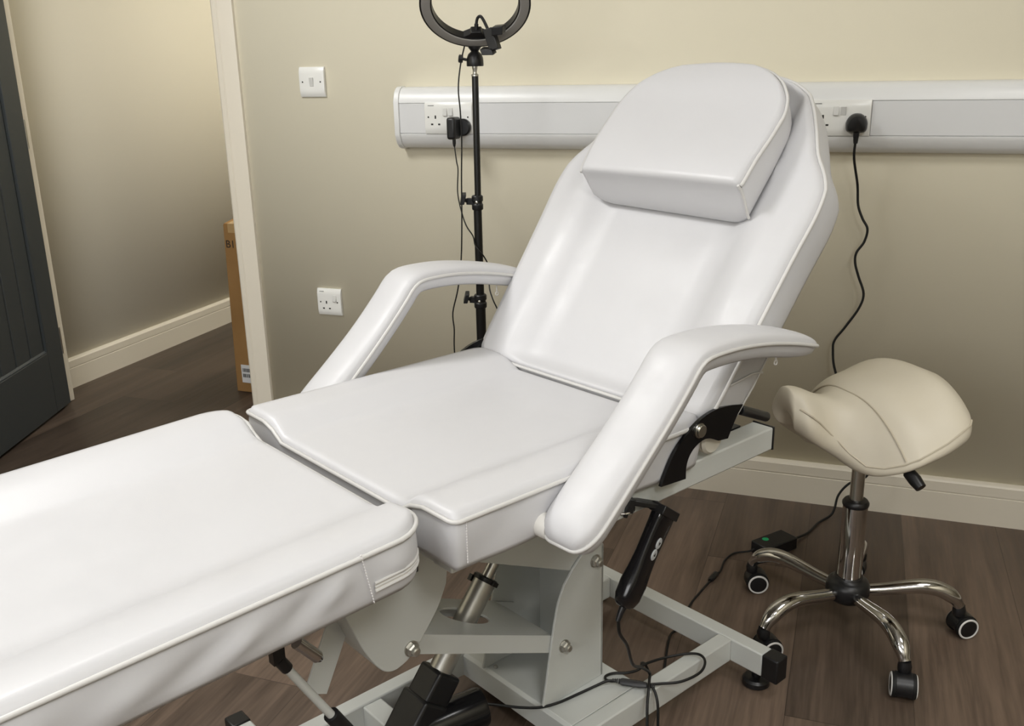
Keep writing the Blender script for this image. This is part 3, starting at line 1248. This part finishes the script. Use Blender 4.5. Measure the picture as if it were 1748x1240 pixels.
def folds(u, v, d):
    if abs(v) < .2:
        return 0
    s = .0
    # soft diagonal pulls in the loose side cover
    for (c, k, wdt, amp, dc, dw) in ((-.19, .55, .016, .0048, .40, .22), (-.225, .75, .020, -.0040, .48, .26), (-.30, .9, .022, .0046, .52, .24),
                                     (-.345, 1.0, .026, -.0035, .55, .25), (-.42, .8, .03, .0035, .55, .25), (-.09, -.3, .018, .0028, .40, .2), (-.55, .9, .04, .004, .5, .3)):
        x = (u - c) + k * (d - .5) * .09
        s += 1.7 * amp * math.exp(-(x / wdt) ** 2) * math.exp(-((d - dc) / dw) ** 2)
    return s * (1 if v > 0 else .6)


leg_c = cushion('leg_cushion', mpL, LU0, LU1, rcorner(lambda u: HW + .001, LU0, LU1, .05, .050), hleg, 0.0, nu=44, side=folds)
# zip and stitched seam on the near side of the leg cushion
legw = rcorner(lambda u: HW + .001, LU0, LU1, .05, .050)
zp = lambda u, d, out=.004: LC((u, legw(u) + out, mpL((u, 0, 0))[2] + .082 * (1 - d)))
b = MB()
for d_, r_ in ((.60, .0020), (.665, .0011), (.73, .0020)):
    b.tube([zp(-.128 + .083 * i / 12, d_ + .02 * (1 - i / 12), .0046) for i in range(13)], r_, 8)
b.build('zip_cord', M['leather_pipe'], leg_c)
b = MB()
tp = [[zp(-.128 + .083 * i / 12, dd + .02 * (1 - i / 12), .0042) for i in range(13)] for dd in (.60, .665, .73)]
Gv = [[b.bm.verts.new(q) for q in r] for r in tp]
for i in range(2):
    for j in range(12):
        b.face([Gv[i][j], Gv[i][j + 1], Gv[i + 1][j + 1], Gv[i + 1][j]])
b.build('zip_tape', M['zip'], leg_c)
b = MB()
for k in range(17):
    d0 = .06 + .052 * k
    u_ = -.146 + .016 * d0
    b.tube([zp(u_, d0, .0052), zp(u_ + .0006, d0 + .028, .0052)], .0009, 6)
b.build('stitching', M['wthread'], leg_c)

# --- seat section
SU0, SU1 = 0.0, .518


def hseat(u, v):
    a = abs(v)
    h = .060 + .023 * sstep(.168, .210, a)
    return h + .006 * sstep(.30, .0, u) * 0


mpS = lambda p: (p[0], p[1], .572 + p[2])
seat_c = cushion('seat_cushion', mpS, SU0, SU1, rcorner(lambda u: HW, SU0, SU1, .010, .03), hseat, 0.0, nu=36, bulge=.002, inset=.001,
                 side=lambda u, v, d: (.0015 * math.sin(u * 38 + d * 4) if abs(v) > .2 else 0))
b = MB()
for k in range(16):
    z0 = .582 + .066 * k / 16
    b.tube([LC((.016, HW + .0035, z0)), LC((.016, HW + .0035, z0 + .0026))], .0009, 6)
b.build('stitching', M['wthread'], seat_c)

# --- backrest
BA = rad(52)
BQ = Vector((.507, 0, .648))
bd = Vector((math.cos(BA), 0, math.sin(BA)))
bn = Vector((-math.sin(BA), 0, math.cos(BA)))


def mpB(p):
    q = BQ + bd * p[0] + bn * p[2]
    return (q.x, p[1], q.z)


BWT = [(0, .268), (.008, .281), (.03, .290), (.08, .293), (.20, .298), (.32, .304), (.40, .309), (.44, .306), (.47, .292), (.51, .262), (.56, .236), (.61, .207), (.64, .182), (.66, .152), (.672, .110), (.677, .070)]
BTH = .085


def hback(u, v):
    w = smooth_interp(BWT, u)
    a = abs(v)
    return BTH - .029 * (1 - sstep(.160, .205, a)) * sstep(-.01, .035, u) * sstep(.69, .62, u)


mpB2 = lambda p: mpB((p[0], p[1], p[2] - BTH))
back_c = cushion('backrest', mpB2, 0.0, .677, lambda u: smooth_interp(BWT, u), hback, 0.0, nu=44, roll=.012,
                 side=lambda u, v, d: .013 * sstep(.02, .004, u) * math.sin(PI * min(1, d * 1.35)))
# seam of the rear cover low on the backrest side
b = MB()
b.tube([LC(mpB2((.075, .2985, .070))), LC(mpB2((.115, .3000, .030))), LC(mpB2((.130, .3000, .004)))], .0018, 6)
b.tube([LC(mpB2((.02, .292, .012))), LC(mpB2((.10, .2990, .010))), LC(mpB2((.16, .3000, .010)))], .0016, 6)
b.build('cover_seam', M['leather_pipe'], back_c)

# --- head cushion
HWT = [(.368, .186), (.378, .189), (.43, .193), (.48, .196), (.52, .196), (.555, .188), (.585, .169), (.610, .141), (.628, .106), (.640, .060)]


def hhead(u, v):
    w = smooth_interp(HWT, u)
    return .052 + .016 * sstep(.56, .40, u) + .003 * (1 - (v / w) ** 2) - .010 * sstep(.58, .66, u)


mpH = lambda p: mpB((p[0] + .028 * sstep(-.02, .06, p[2]) - .022 * (p[1] - .18) * sstep(.06, .0, p[2]), p[1] + .006, p[2]))
head_c = cushion('head_cushion', mpH, .368, .640, lambda u: smooth_interp(HWT, u), hhead, 0.0, nu=26, roll=.010,
                 bottom=lambda u, v: -.026 + .024 * sstep(.15, .20, abs(v)), bulge=.003, pipe_from=.3695)
b = MB()
b.tube([LC(mpH((.3690, .1885, .062 - .066 * i / 6))) for i in range(7)], .0026, 8)
b.build('side_piping', M['leather_pipe'], head_c)

# --- armrests
AP0 = spline([(.1365, 0, .5815), (.190, 0, .6265), (.240, 0, .671), (.290, 0, .7165), (.325, 0, .7500), (.350, 0, .7755), (.366, 0, .7925), (.386, 0, .8020), (.425, 0, .8035), (.480, 0, .8005), (.540, 0, .792), (.600, 0, .7795), (.645, 0, .768), (.690, 0, .755)], 12)
_S = [0]
for _i in range(1, len(AP0)):
    _S.append(_S[-1] + (AP0[_i] - AP0[_i - 1]).length)
_L = _S[-1]
_ss = [0, .0012, .004, .008, .013, .019, .026, .034, .044] + [.044 + (_L - .044 - .06) * k / 44 for k in range(1, 45)] + [_L - q for q in (.05, .042, .034, .026, .019, .013, .008, .004, .0012, 0)]
AP = []
for _q in _ss:
    _i = max(1, min(len(_S) - 1, next((k for k in range(len(_S)) if _S[k] >= _q - 1e-9), len(_S) - 1)))
    AP.append(AP0[_i - 1].lerp(AP0[_i], (_q - _S[_i - 1]) / max(1e-9, _S[_i] - _S[_i - 1])))


def armrest(sg):
    vc = sg * .341
    hw = .046
    n = len(AP)
    # arc length
    S = [0]
    for i in range(1, n):
        S.append(S[-1] + (AP[i] - AP[i - 1]).length)
    Lt = S[-1]
    b = CB()
    ringsP = []
    left, right = [], []
    for i in range(n):
        T = (AP[min(i + 1, n - 1)] - AP[max(i - 1, 0)]).normalized()
        Nn = Vector((-T.z, 0, T.x))
        s = S[i]
        r0, r1 = .045, .040
        w = hw
        if s < r0:
            w = hw - .028 + .028 * math.sqrt(max(0, 1 - (1 - s / r0) ** 2))
        if Lt - s < r1:
            w = min(w, hw - .024 + .024 * math.sqrt(max(0, 1 - (1 - (Lt - s) / r1) ** 2)))
        crs = .0175 + .007 * sstep(.22, .05, s)
        cr = crs * math.sqrt(max(.0, 1 - max(0, 1 - s / .035) ** 2)) if s < .035 else crs
        if Lt - s < .07:
            cr *= math.sqrt(max(0, 1 - (1 - (Lt - s) / .07) ** 2.0)) * .97 + .03
        ud = .024 * math.sqrt(max(.02, 1 - max(0, 1 - (Lt - s) / .10) ** 2)) * math.sqrt(max(.02, 1 - max(0, 1 - s / .02) ** 2))
        c = Vector((AP[i].x, vc, AP[i].z + (0 if sg > 0 else .008 * sstep(.1, .4, s))))
        sec = []
        for k in range(13):                      # crown
            th = PI * k / 12
            x = math.cos(th)
            sec.append(c + Vector((0, 1, 0)) * (w * (abs(x) ** .72) * (1 if x > 0 else -1)) + Nn * (cr * math.sin(th) ** .62))
        for (x, y) in ((-.97, -.35), (-.90, -.85), (-.80, -1.0), (0, -1.02), (.80, -1.0), (.90, -.85), (.97, -.35)):
            sec.append(c + Vector((0, 1, 0)) * (w * x) + Nn * (ud * y))
        ringsP.append(sec)
        right.append(c + Vector((0, w + .0012, 0)))
        left.append(c - Vector((0, w + .0012, 0)))
    b.rings(ringsP)
    o = b.build('armrest', M['leather'], couch, angle=0)
    b = CB()
    path = right + left[::-1]
    qq = [path[0]]
    for p in path[1:]:
        if (p - qq[-1]).length > .0025:
            qq.append(p)
    b.tube(qq, .0032, 8, closed=True)
    b.build('piping', M['leather_pipe'], o, angle=0)
    b = CB()
    e = AP[-14]
    zx = Vector((e.x, vc + .018, e.z - .024))
    b.torus(zx + Vector((0, 0, -.013)), (1, 0, 0), (0, 0, 1), .0038, .0013, 14, 6)
    b.cyl(zx + Vector((0, 0, .004)), zx + Vector((0, 0, -.010)), .0016, 8)
    b.build('zip_pull', M['zip'], o)
    # pivot boss between armrest and seat
    b = CB()
    b.lathe((.152, sg * .282, .590), (0, sg, 0), [(.017, 0), (.0180, .003), (.0180, .018), (.017, .028)], 24)
    b.build('armrest_boss', M['zip'], couch)
    return o


armrest(1)
armrest(-1)

# --- seat frame (welded tubes under the cushions)
b = CB()
for sg in (-1, 1):
    b.box((.30, sg * .252 - .022, .528), (.735, sg * .252 + .022, .571))
    b.box((.03, sg * .215 - .022, .536), (.31, sg * .215 + .022, .571))
b.box((.03, -.21, .538), (.06, .21, .570))
b.box((.40, -.25, .530), (.44, .25, .570))
b.build('seat_frame', M['metal'], couch, bevel=.003)
for sg in (-1, 1):
    b = CB()
    b.box((.7352, sg * .252 - .0225, .5275), (.7385, sg * .252 + .0225, .5715))
    b.build('end_plug', M['black'], couch)
b = CB()
b.box((.655, .205, .556), (.700, .228, .5715))
b.cyl((.68, .215, .5705), (.68, .215, .5722), .007, 14)
b.build('lug', M['black'], couch)
# leg frame
b = CB()
for sg in (-1, 1):
    b.hexa([(-.68, sg * .20 - .015, .535), (-.03, sg * .20 - .015, .556), (-.03, sg * .20 + .015, .556), (-.68, sg * .20 + .015, .535),
            (-.68, sg * .20 - .015, .555), (-.03, sg * .20 - .015, .583), (-.03, sg * .20 + .015, .583), (-.68, sg * .20 + .015, .555)])
b.build('leg_frame', M['metal'], couch, bevel=.002)

# --- black curved hinge brackets and recline lever
_hp = [(0.3985, 0.5697), (0.4089, 0.5894), (0.4261, 0.615), (0.4481, 0.6344), (0.4735, 0.6492), (0.5011, 0.6598), (0.5311, 0.664), (0.5672, 0.6618), (0.6048, 0.6543), (0.5913, 0.6412), (0.5783, 0.6227), (0.5669, 0.6039), (0.5414, 0.607), (0.5159, 0.6183), (0.4976, 0.6194), (0.4786, 0.6127), (0.4659, 0.6012), (0.4594, 0.5849), (0.4591, 0.5646)]
HP = [tuple(p) for p in spline([(q[0], q[1], 0) for q in _hp[:9]], 4)] + [tuple(p) for p in spline([(q[0], q[1], 0) for q in _hp[9:12]], 3)] + [tuple(p) for p in spline([(q[0], q[1], 0) for q in _hp[12:]], 4)]
for sg in (-1, 1):
    b = CB()
    b.prism(HP, lambda q: Vector((q[0], sg * .291, q[1])), lambda q: Vector((q[0], sg * .297, q[1])))
    o = b.build('hinge_bracket', M['blackgloss'], couch, angle=25)
    b = CB()
    b.lathe((.488, sg * .297, .640), (0, sg, 0), [(.0125, 0), (.0125, .003), (.0105, .0034), (.0105, .007), (.0095, .0078)], 20)
    b.build('hinge_bolt', M['steel'], o)
    b = CB()
    b.lathe((.545, sg * .258, .604), (0, sg, 0), [(.020, 0), (.026, .003), (.026, .006), (.024, .009), (.026, .012), (.026, .015), (.024, .018), (.026, .021), (.022, .026)], 24)
    b.build('webbing_strap', M['webbing'], couch)
b = CB()
b.tube([(.600, .235, .625), (.705, .220, .600), (.722, .2195, .5935)], .0055, 12)
b.tube([(.706, .220, .5985), (.794, .2185, .5610)], .0095, 14)
b.build('recline_lever', M['black'], couch, bevel=.001)

# --- pedestal: U-bent plate standing on the base
PP = [(.315, .096), (.470, .096), (.470, .372), (.455, .383), (.437, .383), (.415, .370), (.392, .350), (.370, .326), (.355, .295), (.345, .255), (.333, .19), (.322, .13)]
b = CB()
for v0_, v1_ in ((.104, .109), (-.062, -.057)):
    b.prism(PP, lambda q: Vector((q[0], v0_, q[1])), lambda q: Vector((q[0], v1_, q[1])))
b.box((.464, -.062, .096), (.470, .109, .370))
ped = b.build('pedestal', M['metal'], couch, bevel=.001, angle=25)


def bolt(u, v, z, parent, dirv=1, r=.011):
    b = CB()
    b.lathe((u, v, z), (0, dirv, 0), [(r * 1.12, 0), (r * 1.12, .002)], 20)
    b.lathe((u, v + dirv * .002, z), (0, dirv, 0), [(r * .95, 0), (r * .95, .006), (r * .72, .008)], 6)
    b.lathe((u, v + dirv * .010, z), (0, dirv, 0), [(r * .62, -.001), (r * .62, .005), (r * .45, .0065)], 14)
    return b.build('bolt', M['dullsteel'], parent, angle=30)


bolt(.447, .109, .346, ped)
bolt(.368, .109, .205, ped)
b = CB()
b.lathe((.335, -.045, .096), (0, 0, 1), [(.0045, 0), (.0045, .003), (.003, .005)], 6)
b.build('base_screw', M['dullsteel'], ped)
b = CB()
b.lathe((.335, .096, .096), (0, 0, 1), [(.0045, 0), (.0045, .003), (.003, .005)], 6)
b.build('base_screw', M['dullsteel'], ped)

# --- lower lifting arm: bent channel with an oval opening for the actuator
LA0, LA1 = Vector((.368, 0, .205)), Vector((.036, 0, .357))
ld = (LA1 - LA0).normalized()
ln_ = Vector((-ld.z, 0, ld.x))
if ln_.z < 0:
    ln_ = -ln_
LEN = (LA1 - LA0).length


def la(s, h):
    return LA0 + ld * s + ln_ * h


b = CB()
for v0_, v1_ in ((.098, .103), (-.056, -.051)):
    poly = [(-.018, -.016), (-.018, .016), (LEN + .02, .016), (LEN + .02, -.016)]
    b.prism(poly, lambda q: la(*q) + Vector((0, v0_, 0)), lambda q: la(*q) + Vector((0, v1_, 0)))
# top web with oval hole
hs, hv, ha, hb_ = .175, .020, .052, .036
NO = 40
s0, s1, va, vb = .03, LEN - .01, -.051, .098
inner, outer = [], []
for i in range(NO):
    th = 2 * PI * i / NO
    cth, sth = math.cos(th), math.sin(th)
    inner.append((hs + ha * cth, hv + hb_ * sth))
    # ray to rectangle
    kk = min([(s1 - hs) / cth if cth > 1e-6 else 1e9, (s0 - hs) / cth if cth < -1e-6 else 1e9,
              (vb - hv) / sth if sth > 1e-6 else 1e9, (va - hv) / sth if sth < -1e-6 else 1e9])
    outer.append((hs + kk * cth, hv + kk * sth))
for hh in (.016, .012):
    A_ = [b.v(la(q[0], hh) + Vector((0, q[1], 0))) for q in inner]
    B_ = [b.v(la(q[0], hh) + Vector((0, q[1], 0))) for q in outer]
    for i in range(NO):
        k = (i + 1) % NO
        b.face([A_[i], A_[k], B_[k], B_[i]])
    if hh == .016:
        A0 = A_
    else:
        for i in range(NO):
            k = (i + 1) % NO
            b.face([A0[i], A0[k], A_[k], A_[i]])
b.build('lower_lift_arm', M['metal'], couch, bevel=0, angle=25)

# --- upper lifting arm, from the pedestal top to the seat bracket
b = CB()
UA0, UA1 = Vector((.447, 0, .352)), Vector((.09, 0, .512))
ud_ = (UA1 - UA0).normalized()
un = Vector((-ud_.z, 0, ud_.x))
if un.z < 0:
    un = -un
for v0_, v1_ in ((.098, .103), (-.056, -.051)):
    poly = []
    for i in range(9):
        th = rad(90 + 180 * i / 8)
        poly.append((.030 * math.cos(th), .030 * math.sin(th)))
    Lu = (UA1 - UA0).length
    poly += [(Lu, -.024), (Lu, .034)]
    b.prism(poly, lambda q: UA0 + ud_ * q[0] + un * q[1] + Vector((0, v0_, 0)), lambda q: UA0 + ud_ * q[0] + un * q[1] + Vector((0, v1_, 0)))
b.obox((UA0 + UA1) / 2 + un * .031 + Vector((0, .023, 0)), ud_ * (Lu / 2 - .01), (0, .078, 0), un * .003)
b.build('upper_lift_arm', M['metal'], couch, bevel=.001, angle=25)

# --- rounded seat bracket under the leg hinge
SB = [(.120, .530), (.108, .440), (.090, .405), (.062, .370), (.038, .345), (.015, .334), (-.004, .334), (-.022, .348), (-.045, .388), (-.062, .430), (-.085, .490), (-.095, .530)]
SBS = [SB[0]] + [(p.x, p.y) for p in spline([(q[0], q[1], 0) for q in SB[1:-1]], 4)] + [SB[-1]]
b = CB()
for v0_, v1_ in ((.112, .117), (-.070, -.065)):
    b.prism(SBS, lambda q: Vector((q[0], v0_, q[1])), lambda q: Vector((q[0], v1_, q[1])))
b.prism([(-.004, .334), (-.022, .348), (-.045, .388), (-.062, .430), (-.085, .490), (-.095, .530), (-.090, .530), (-.080, .492), (-.057, .432), (-.041, .390), (-.018, .352), (-.002, .339)],
        lambda q: Vector((q[0], -.068, q[1])), lambda q: Vector((q[0], .115, q[1])))
brk = b.build('seat_bracket', M['metal'], couch, bevel=.0015, angle=40)
bolt(.036, .117, .357, brk, 1, .0115)
b = CB()
b.box((-.034, .19, .556), (-.018, .228, .578))
b.build('leg_hinge_block', M['black'], couch, bevel=.002)

# --- actuator: motor, gear housing, outer tube and rod
ad = Vector((.119, 0, .149)).normalized()
a0 = Vector((.150, .004, .172))
b = CB()
b.cyl(a0 - ad * .01, a0 + ad * .205, .021, 30)
b.build('actuator_tube', M['dullsteel'], couch)
b = CB()
b.cyl(a0 + ad * .15, a0 + ad * .36, .0105, 24)
b.build('actuator_rod', M['steel'], couch)
b = CB()
b.lathe(a0 + ad * .200, ad, [(.0225, 0), (.0235, .002), (.0235, .007), (.020, .009)], 28)
b.obox(a0 + ad * .204 + Vector((0, .024, 0)), ad * .004, (0, .004, 0), Vector((-ad.z, 0, ad.x)) * .006)
b.obox(a0 + ad * .207 + Vector((-.018, -.018, 0)), ad * .006, (0, .004, 0), Vector((-ad.z, 0, ad.x)) * .006)
b.build('actuator_cap', M['black'], couch)
b = CB()
pn = Vector((-ad.z, 0, ad.x))
b.obox(a0 - ad * .002 - pn * .003, ad * .034, (0, .028, 0), pn * .028)
b.obox(a0 - ad * .066 - pn * .004, ad * .046, (0, .034, 0), pn * .034)
b.build('gear_housing', M['black'], couch, bevel=.006, bseg=3)
b = CB()
mo = a0 - ad * .075 + Vector((.02, .01, -.01))
b.lathe(mo, (.95, .25, .06), [(.036, 0), (.036, .105), (.033, .112), (.020, .114)], 32)
b.build('motor', M['blackgloss'], couch, angle=40)

# --- base frame: two long tubes, two cross tubes, mounting plate
TB0, TB1 = .045, .095
b = CB()
for sg in (-1, 1):
    vq = .190 if sg > 0 else -.140
    b.box((-.0855, vq - .016, TB0), (.7425, vq + .016, TB1))
b.build('base_rail', M['metal'], couch, bevel=.003)
b = CB()
b.box((.742, -.228, TB0), (.775, .278, TB1))
b.build('cross_tube', M['metal'], couch, bevel=.003)
b = CB()
b.box((-.118, -.228, TB0), (-.085, .278, TB1))
b.build('cross_tube', M['metal'], couch, bevel=.003)
b = CB()
b.box((.084, -.1245, TB0 + .002), (.124, .1745, TB1 - .003))
b.build('motor_cross_tube', M['metal'], couch, bevel=.003)
b = CB()
b.prism([(.318, .046), (.318, .090), (.324, .0955), (.497, .0955), (.503, .090), (.503, .046), (.499, .046), (.499, .0915), (.322, .0915), (.322, .046)],
        lambda q: Vector((q[0], -.1248, q[1])), lambda q: Vector((q[0], .1738, q[1])))
b.build('mounting_plate', M['metal'], couch, bevel=.001, angle=30)
for uu in (-.1015, .7585):
    for sg in (-1, 1):
        b = CB()
        va_, vb_ = (.278, .314) if sg > 0 else (-.264, -.228)
        b.box((uu - .0175, va_, TB0 - .001), (uu + .0175, vb_, TB1 + .001))
        b.build('end_cap', M['black'], couch, bevel=.003)
        b = CB()
        b.lathe((uu + .013 * (1 if uu > 0 else -1), .025 + sg * .224, 0), (0, 0, 1), [(.023, .0005), (.027, .003), (.027, .013), (.023, .018), (.009, .020), (.009, .046)], 24)
        b.build('levelling_foot', M['black'], couch)

# --- leg strut, adjusting stay and chrome latch under the leg section
b = CB()
p1, p2 = Vector((-.030, .065, .470)), Vector((-.104, .065, .318))
dd = (p2 - p1).normalized()
b.obox((p1 + p2) / 2 + Vector((0, 0, 0)), (p2 - p1) / 2, (0, .0025, 0), Vector((-dd.z, 0, dd.x)) * .020)
b.build('leg_strut', M['metal'], couch, bevel=.001)
b = CB()
b.tube([(-.186, .15, .447), (-.120, .15, .330)], .0062, 14)
b.build('stay_tube', M['metal'], couch)
b = CB()
b.tube([(-.1955, .15, .464), (-.184, .15, .444)], .0084, 12)
b.box((-.205, .143, .460), (-.188, .157, .545))
b.build('stay_end', M['black'], couch)
b = CB()
b.tube([(-.126, .15, .341), (-.095, .15, .286)], .0115, 14)
b.build('stay_end', M['black'], couch)
b = CB()
b.tube([(-.190, .197, .510), (-.163, .197, .476)], .0085, 16)
b.cyl((-.1635, .197, .4765), (-.159, .197, .471), .0085, 16, .005)
b.build('latch_handle', M['chrome'], couch)

# hook ring for the hand control, fixed to the seat frame
b = CB()
b.tube(spline([(.322, .225, .545), (.324, .262, .540), (.334, .279, .5395), (.345, .282, .5400), (.356, .279, .5405), (.364, .262, .543), (.366, .225, .548)], 5), .0026, 8)
b.build('hook', M['chrome'], couch)

# ------------------------------------------------------------------ hand control hanging from the hook
cw0 = CW @ LC((.35, .28, 0))
hand = empty('hand_control', (cw0.x, cw0.y, 0), PI / 2 - ANG)
tag(hand, 'black hand control with two grey buttons hanging from the couch frame', 'remote control')
HLC = lambda p: Vector((p[0] - .35, -(p[1] - .28), p[2]))
HB = lambda: MB(HLC)
top = Vector((.402, .300, .523))
bot = Vector((.314, .300, .399))
hd = (top - bot).normalized()
# wide face looks towards camera / foot; local side axis
hs_ = Vector((.811, -.115, -.574))
hs_ = (hs_ - hd * hs_.dot(hd)).normalized()
hn = hd.cross(hs_).normalized()
if hn.y < 0:
    hn = -hn
b = HB()
prf = [(-.005, .010, .008), (0, .017, .0115), (.012, .0205, .0150), (.035, .0215, .0155), (.060, .0205, .0130), (.085, .0205, .0115), (.115, .0215, .0115), (.140, .0225, .0120), (.150, .0225, .0120), (.153, .0215, .011)]
rg = []
for s, w, th in prf:
    c = bot + hd * s
    r = []
    for i in range(20):
        a = 2 * PI * i / 20
        x, y = math.cos(a), math.sin(a)
        r.append(c + hs_ * (w * 1.14 * abs(x) ** .5 * (1 if x > 0 else -1)) + hn * (th * abs(y) ** .5 * (1 if y > 0 else -1)))
    rg.append(r)
b.rings(rg)
body = b.build('control_body', M['blackgloss'], hand, angle=50)
for k, s in enumerate((.088, .107)):
    b = HB()
    c = bot + hd * s + hs_ * .002 + hn * .0098
    b.rings([[c + hn * h + (hs_ * math.cos(2 * PI * i / 20) * .0065 + hd * math.sin(2 * PI * i / 20) * .0095) * q for i in range(20)]
             for q, h in ((1, 0), (1, .0028), (.9, .0036))])
    bt = b.build('button', M['button'], hand, angle=40)
    b = HB()
    sg = 1 if k == 0 else -1
    c2 = c + hn * .0038
    b.prism([(-.0028, -.0022 * sg), (.0028, -.0022 * sg), (0, .0035 * sg)], lambda q: c2 + hs_ * q[0] + hd * q[1], lambda q: c2 + hs_ * q[0] + hd * q[1] + hn * .0003)
    b.build('arrow', M['slot'], bt)
# hanger hook: top block, arm reaching back to the ring, down-turned end
hk = Vector((.352, .276, .554))
b = HB()
tp_ = bot + hd * .153
b.obox(tp_ + hd * .004, hd * .0075, hs_ * .0265, hn * .0135)
q0, q1 = tp_ + hd * .009 - hs_ * .012 - hn * .004, hk
arm_d = (q1 - q0)
an = (hn - arm_d * (hn.dot(arm_d) / arm_d.dot(arm_d))).normalized()
au = arm_d.cross(an).normalized()
if au.z < 0:
    au = -au
b.obox((q0 + q1) / 2, arm_d / 2, an * .0105, au * .0045)
b.obox(hk - au * .006 + arm_d.normalized() * .002, arm_d.normalized() * .006, an * .0105, au * .0115)
b.obox(hk - au * .021 + arm_d.normalized() * .004, arm_d.normalized() * .003, an * .006, au * .006)
b.build('hanger', M['black'], hand, bevel=.0015)
b = HB()
b.tube([bot - hd * .002, bot - hd * .014, bot - hd * .026 + Vector((0, 0, -.003))], [.0062, .0052, .0040], 12)
b.build('cord_sleeve', M['black'], hand)
b = HB()
e0 = bot - hd * .024 + Vector((0, 0, -.003))
b.tube(spline([e0, e0 + Vector((.008, -.003, -.030)), (.345, .28, .300), (.400, .245, .220), (.470, .205, .160), (.514, .187, .118), (.501, .198, .1145), (.484, .211, .108), (.466, .224, .085), (.450, .240, .040), (.430, .262, .006), (.36, .31, .004), (.25, .36, .004)], 7), .0028, 10)
b.build('control_cord', M['cable'], hand)

# ------------------------------------------------------------------ adapter lead: over the frame with a loop and in-line plug
cf, lift, W0, pa = LEAD
wl = lambda p: (CW @ LC(p)) - W0
pts = list(cf) + [wl(q) for q in [(.640, .115, .006), (.600, .122, .030), (.572, .130, .075), (.548, .140, .0995), (.529, .150, .1000), (.504, .143, .1000), (.483, .126, .1000), (.466, .122, .1005), (.457, .130, .1010), (.459, .140, .1020), (.466, .150, .104)]]
b = MB()
b.tube(spline(pts, 6), .0026, 10)
# loop on the far side of the in-line plug
lp = [(.500, .196, .104), (.518, .206, .102), (.555, .228, .100), (.601, .236, .101), (.633, .224, .103), (.645, .202, .103), (.630, .180, .101), (.591, .158, .099), (.548, .152, .1045), (.529, .1535, .1065)]
b.tube(spline([wl(q) for q in lp], 6), .0026, 10)
b.build('adapter_lead', M['cable'], pa)
b = MB()
b.tube(spline([wl(q) for q in [(.466, .148, .1035), (.452, .138, .1045), (.430, .132, .1025), (.390, .124, .1000), (.345, .117, .1000), (.312, .104, .1000), (.285, .080, .1005), (.262, .055, .1030), (.235, .035, .110)]], 6), .0026, 10)
b.tube(spline([wl(q) for q in [(.497, .197, .102), (.501, .208, .1010), (.494, .225, .080), (.485, .235, .030), (.478, .245, .006), (.50, .28, .004), (.56, .36, .004)]], 6), .0026, 10)
b.build('motor_lead', M['cable'], pa)
b = MB()
c0, c1 = wl((.470, .154, .1035)), wl((.497, .196, .1035))
cd = (c1 - c0).normalized()
b.tube([c0, c0 + cd * .004, c0 + cd * .036, c1], [.0055, .0072, .0072, .0055], 10, flat=(1.1, .85))
for (st, sgn) in ((c0, -1), (c1, 1)):
    for k in range(4):
        b.cyl(st + cd * sgn * (.001 + .0038 * k), st + cd * sgn * (.0030 + .0038 * k), .0050 - .0005 * k, 10)
b.build('lead_plug', M['darkgrey'], pa, angle=40)
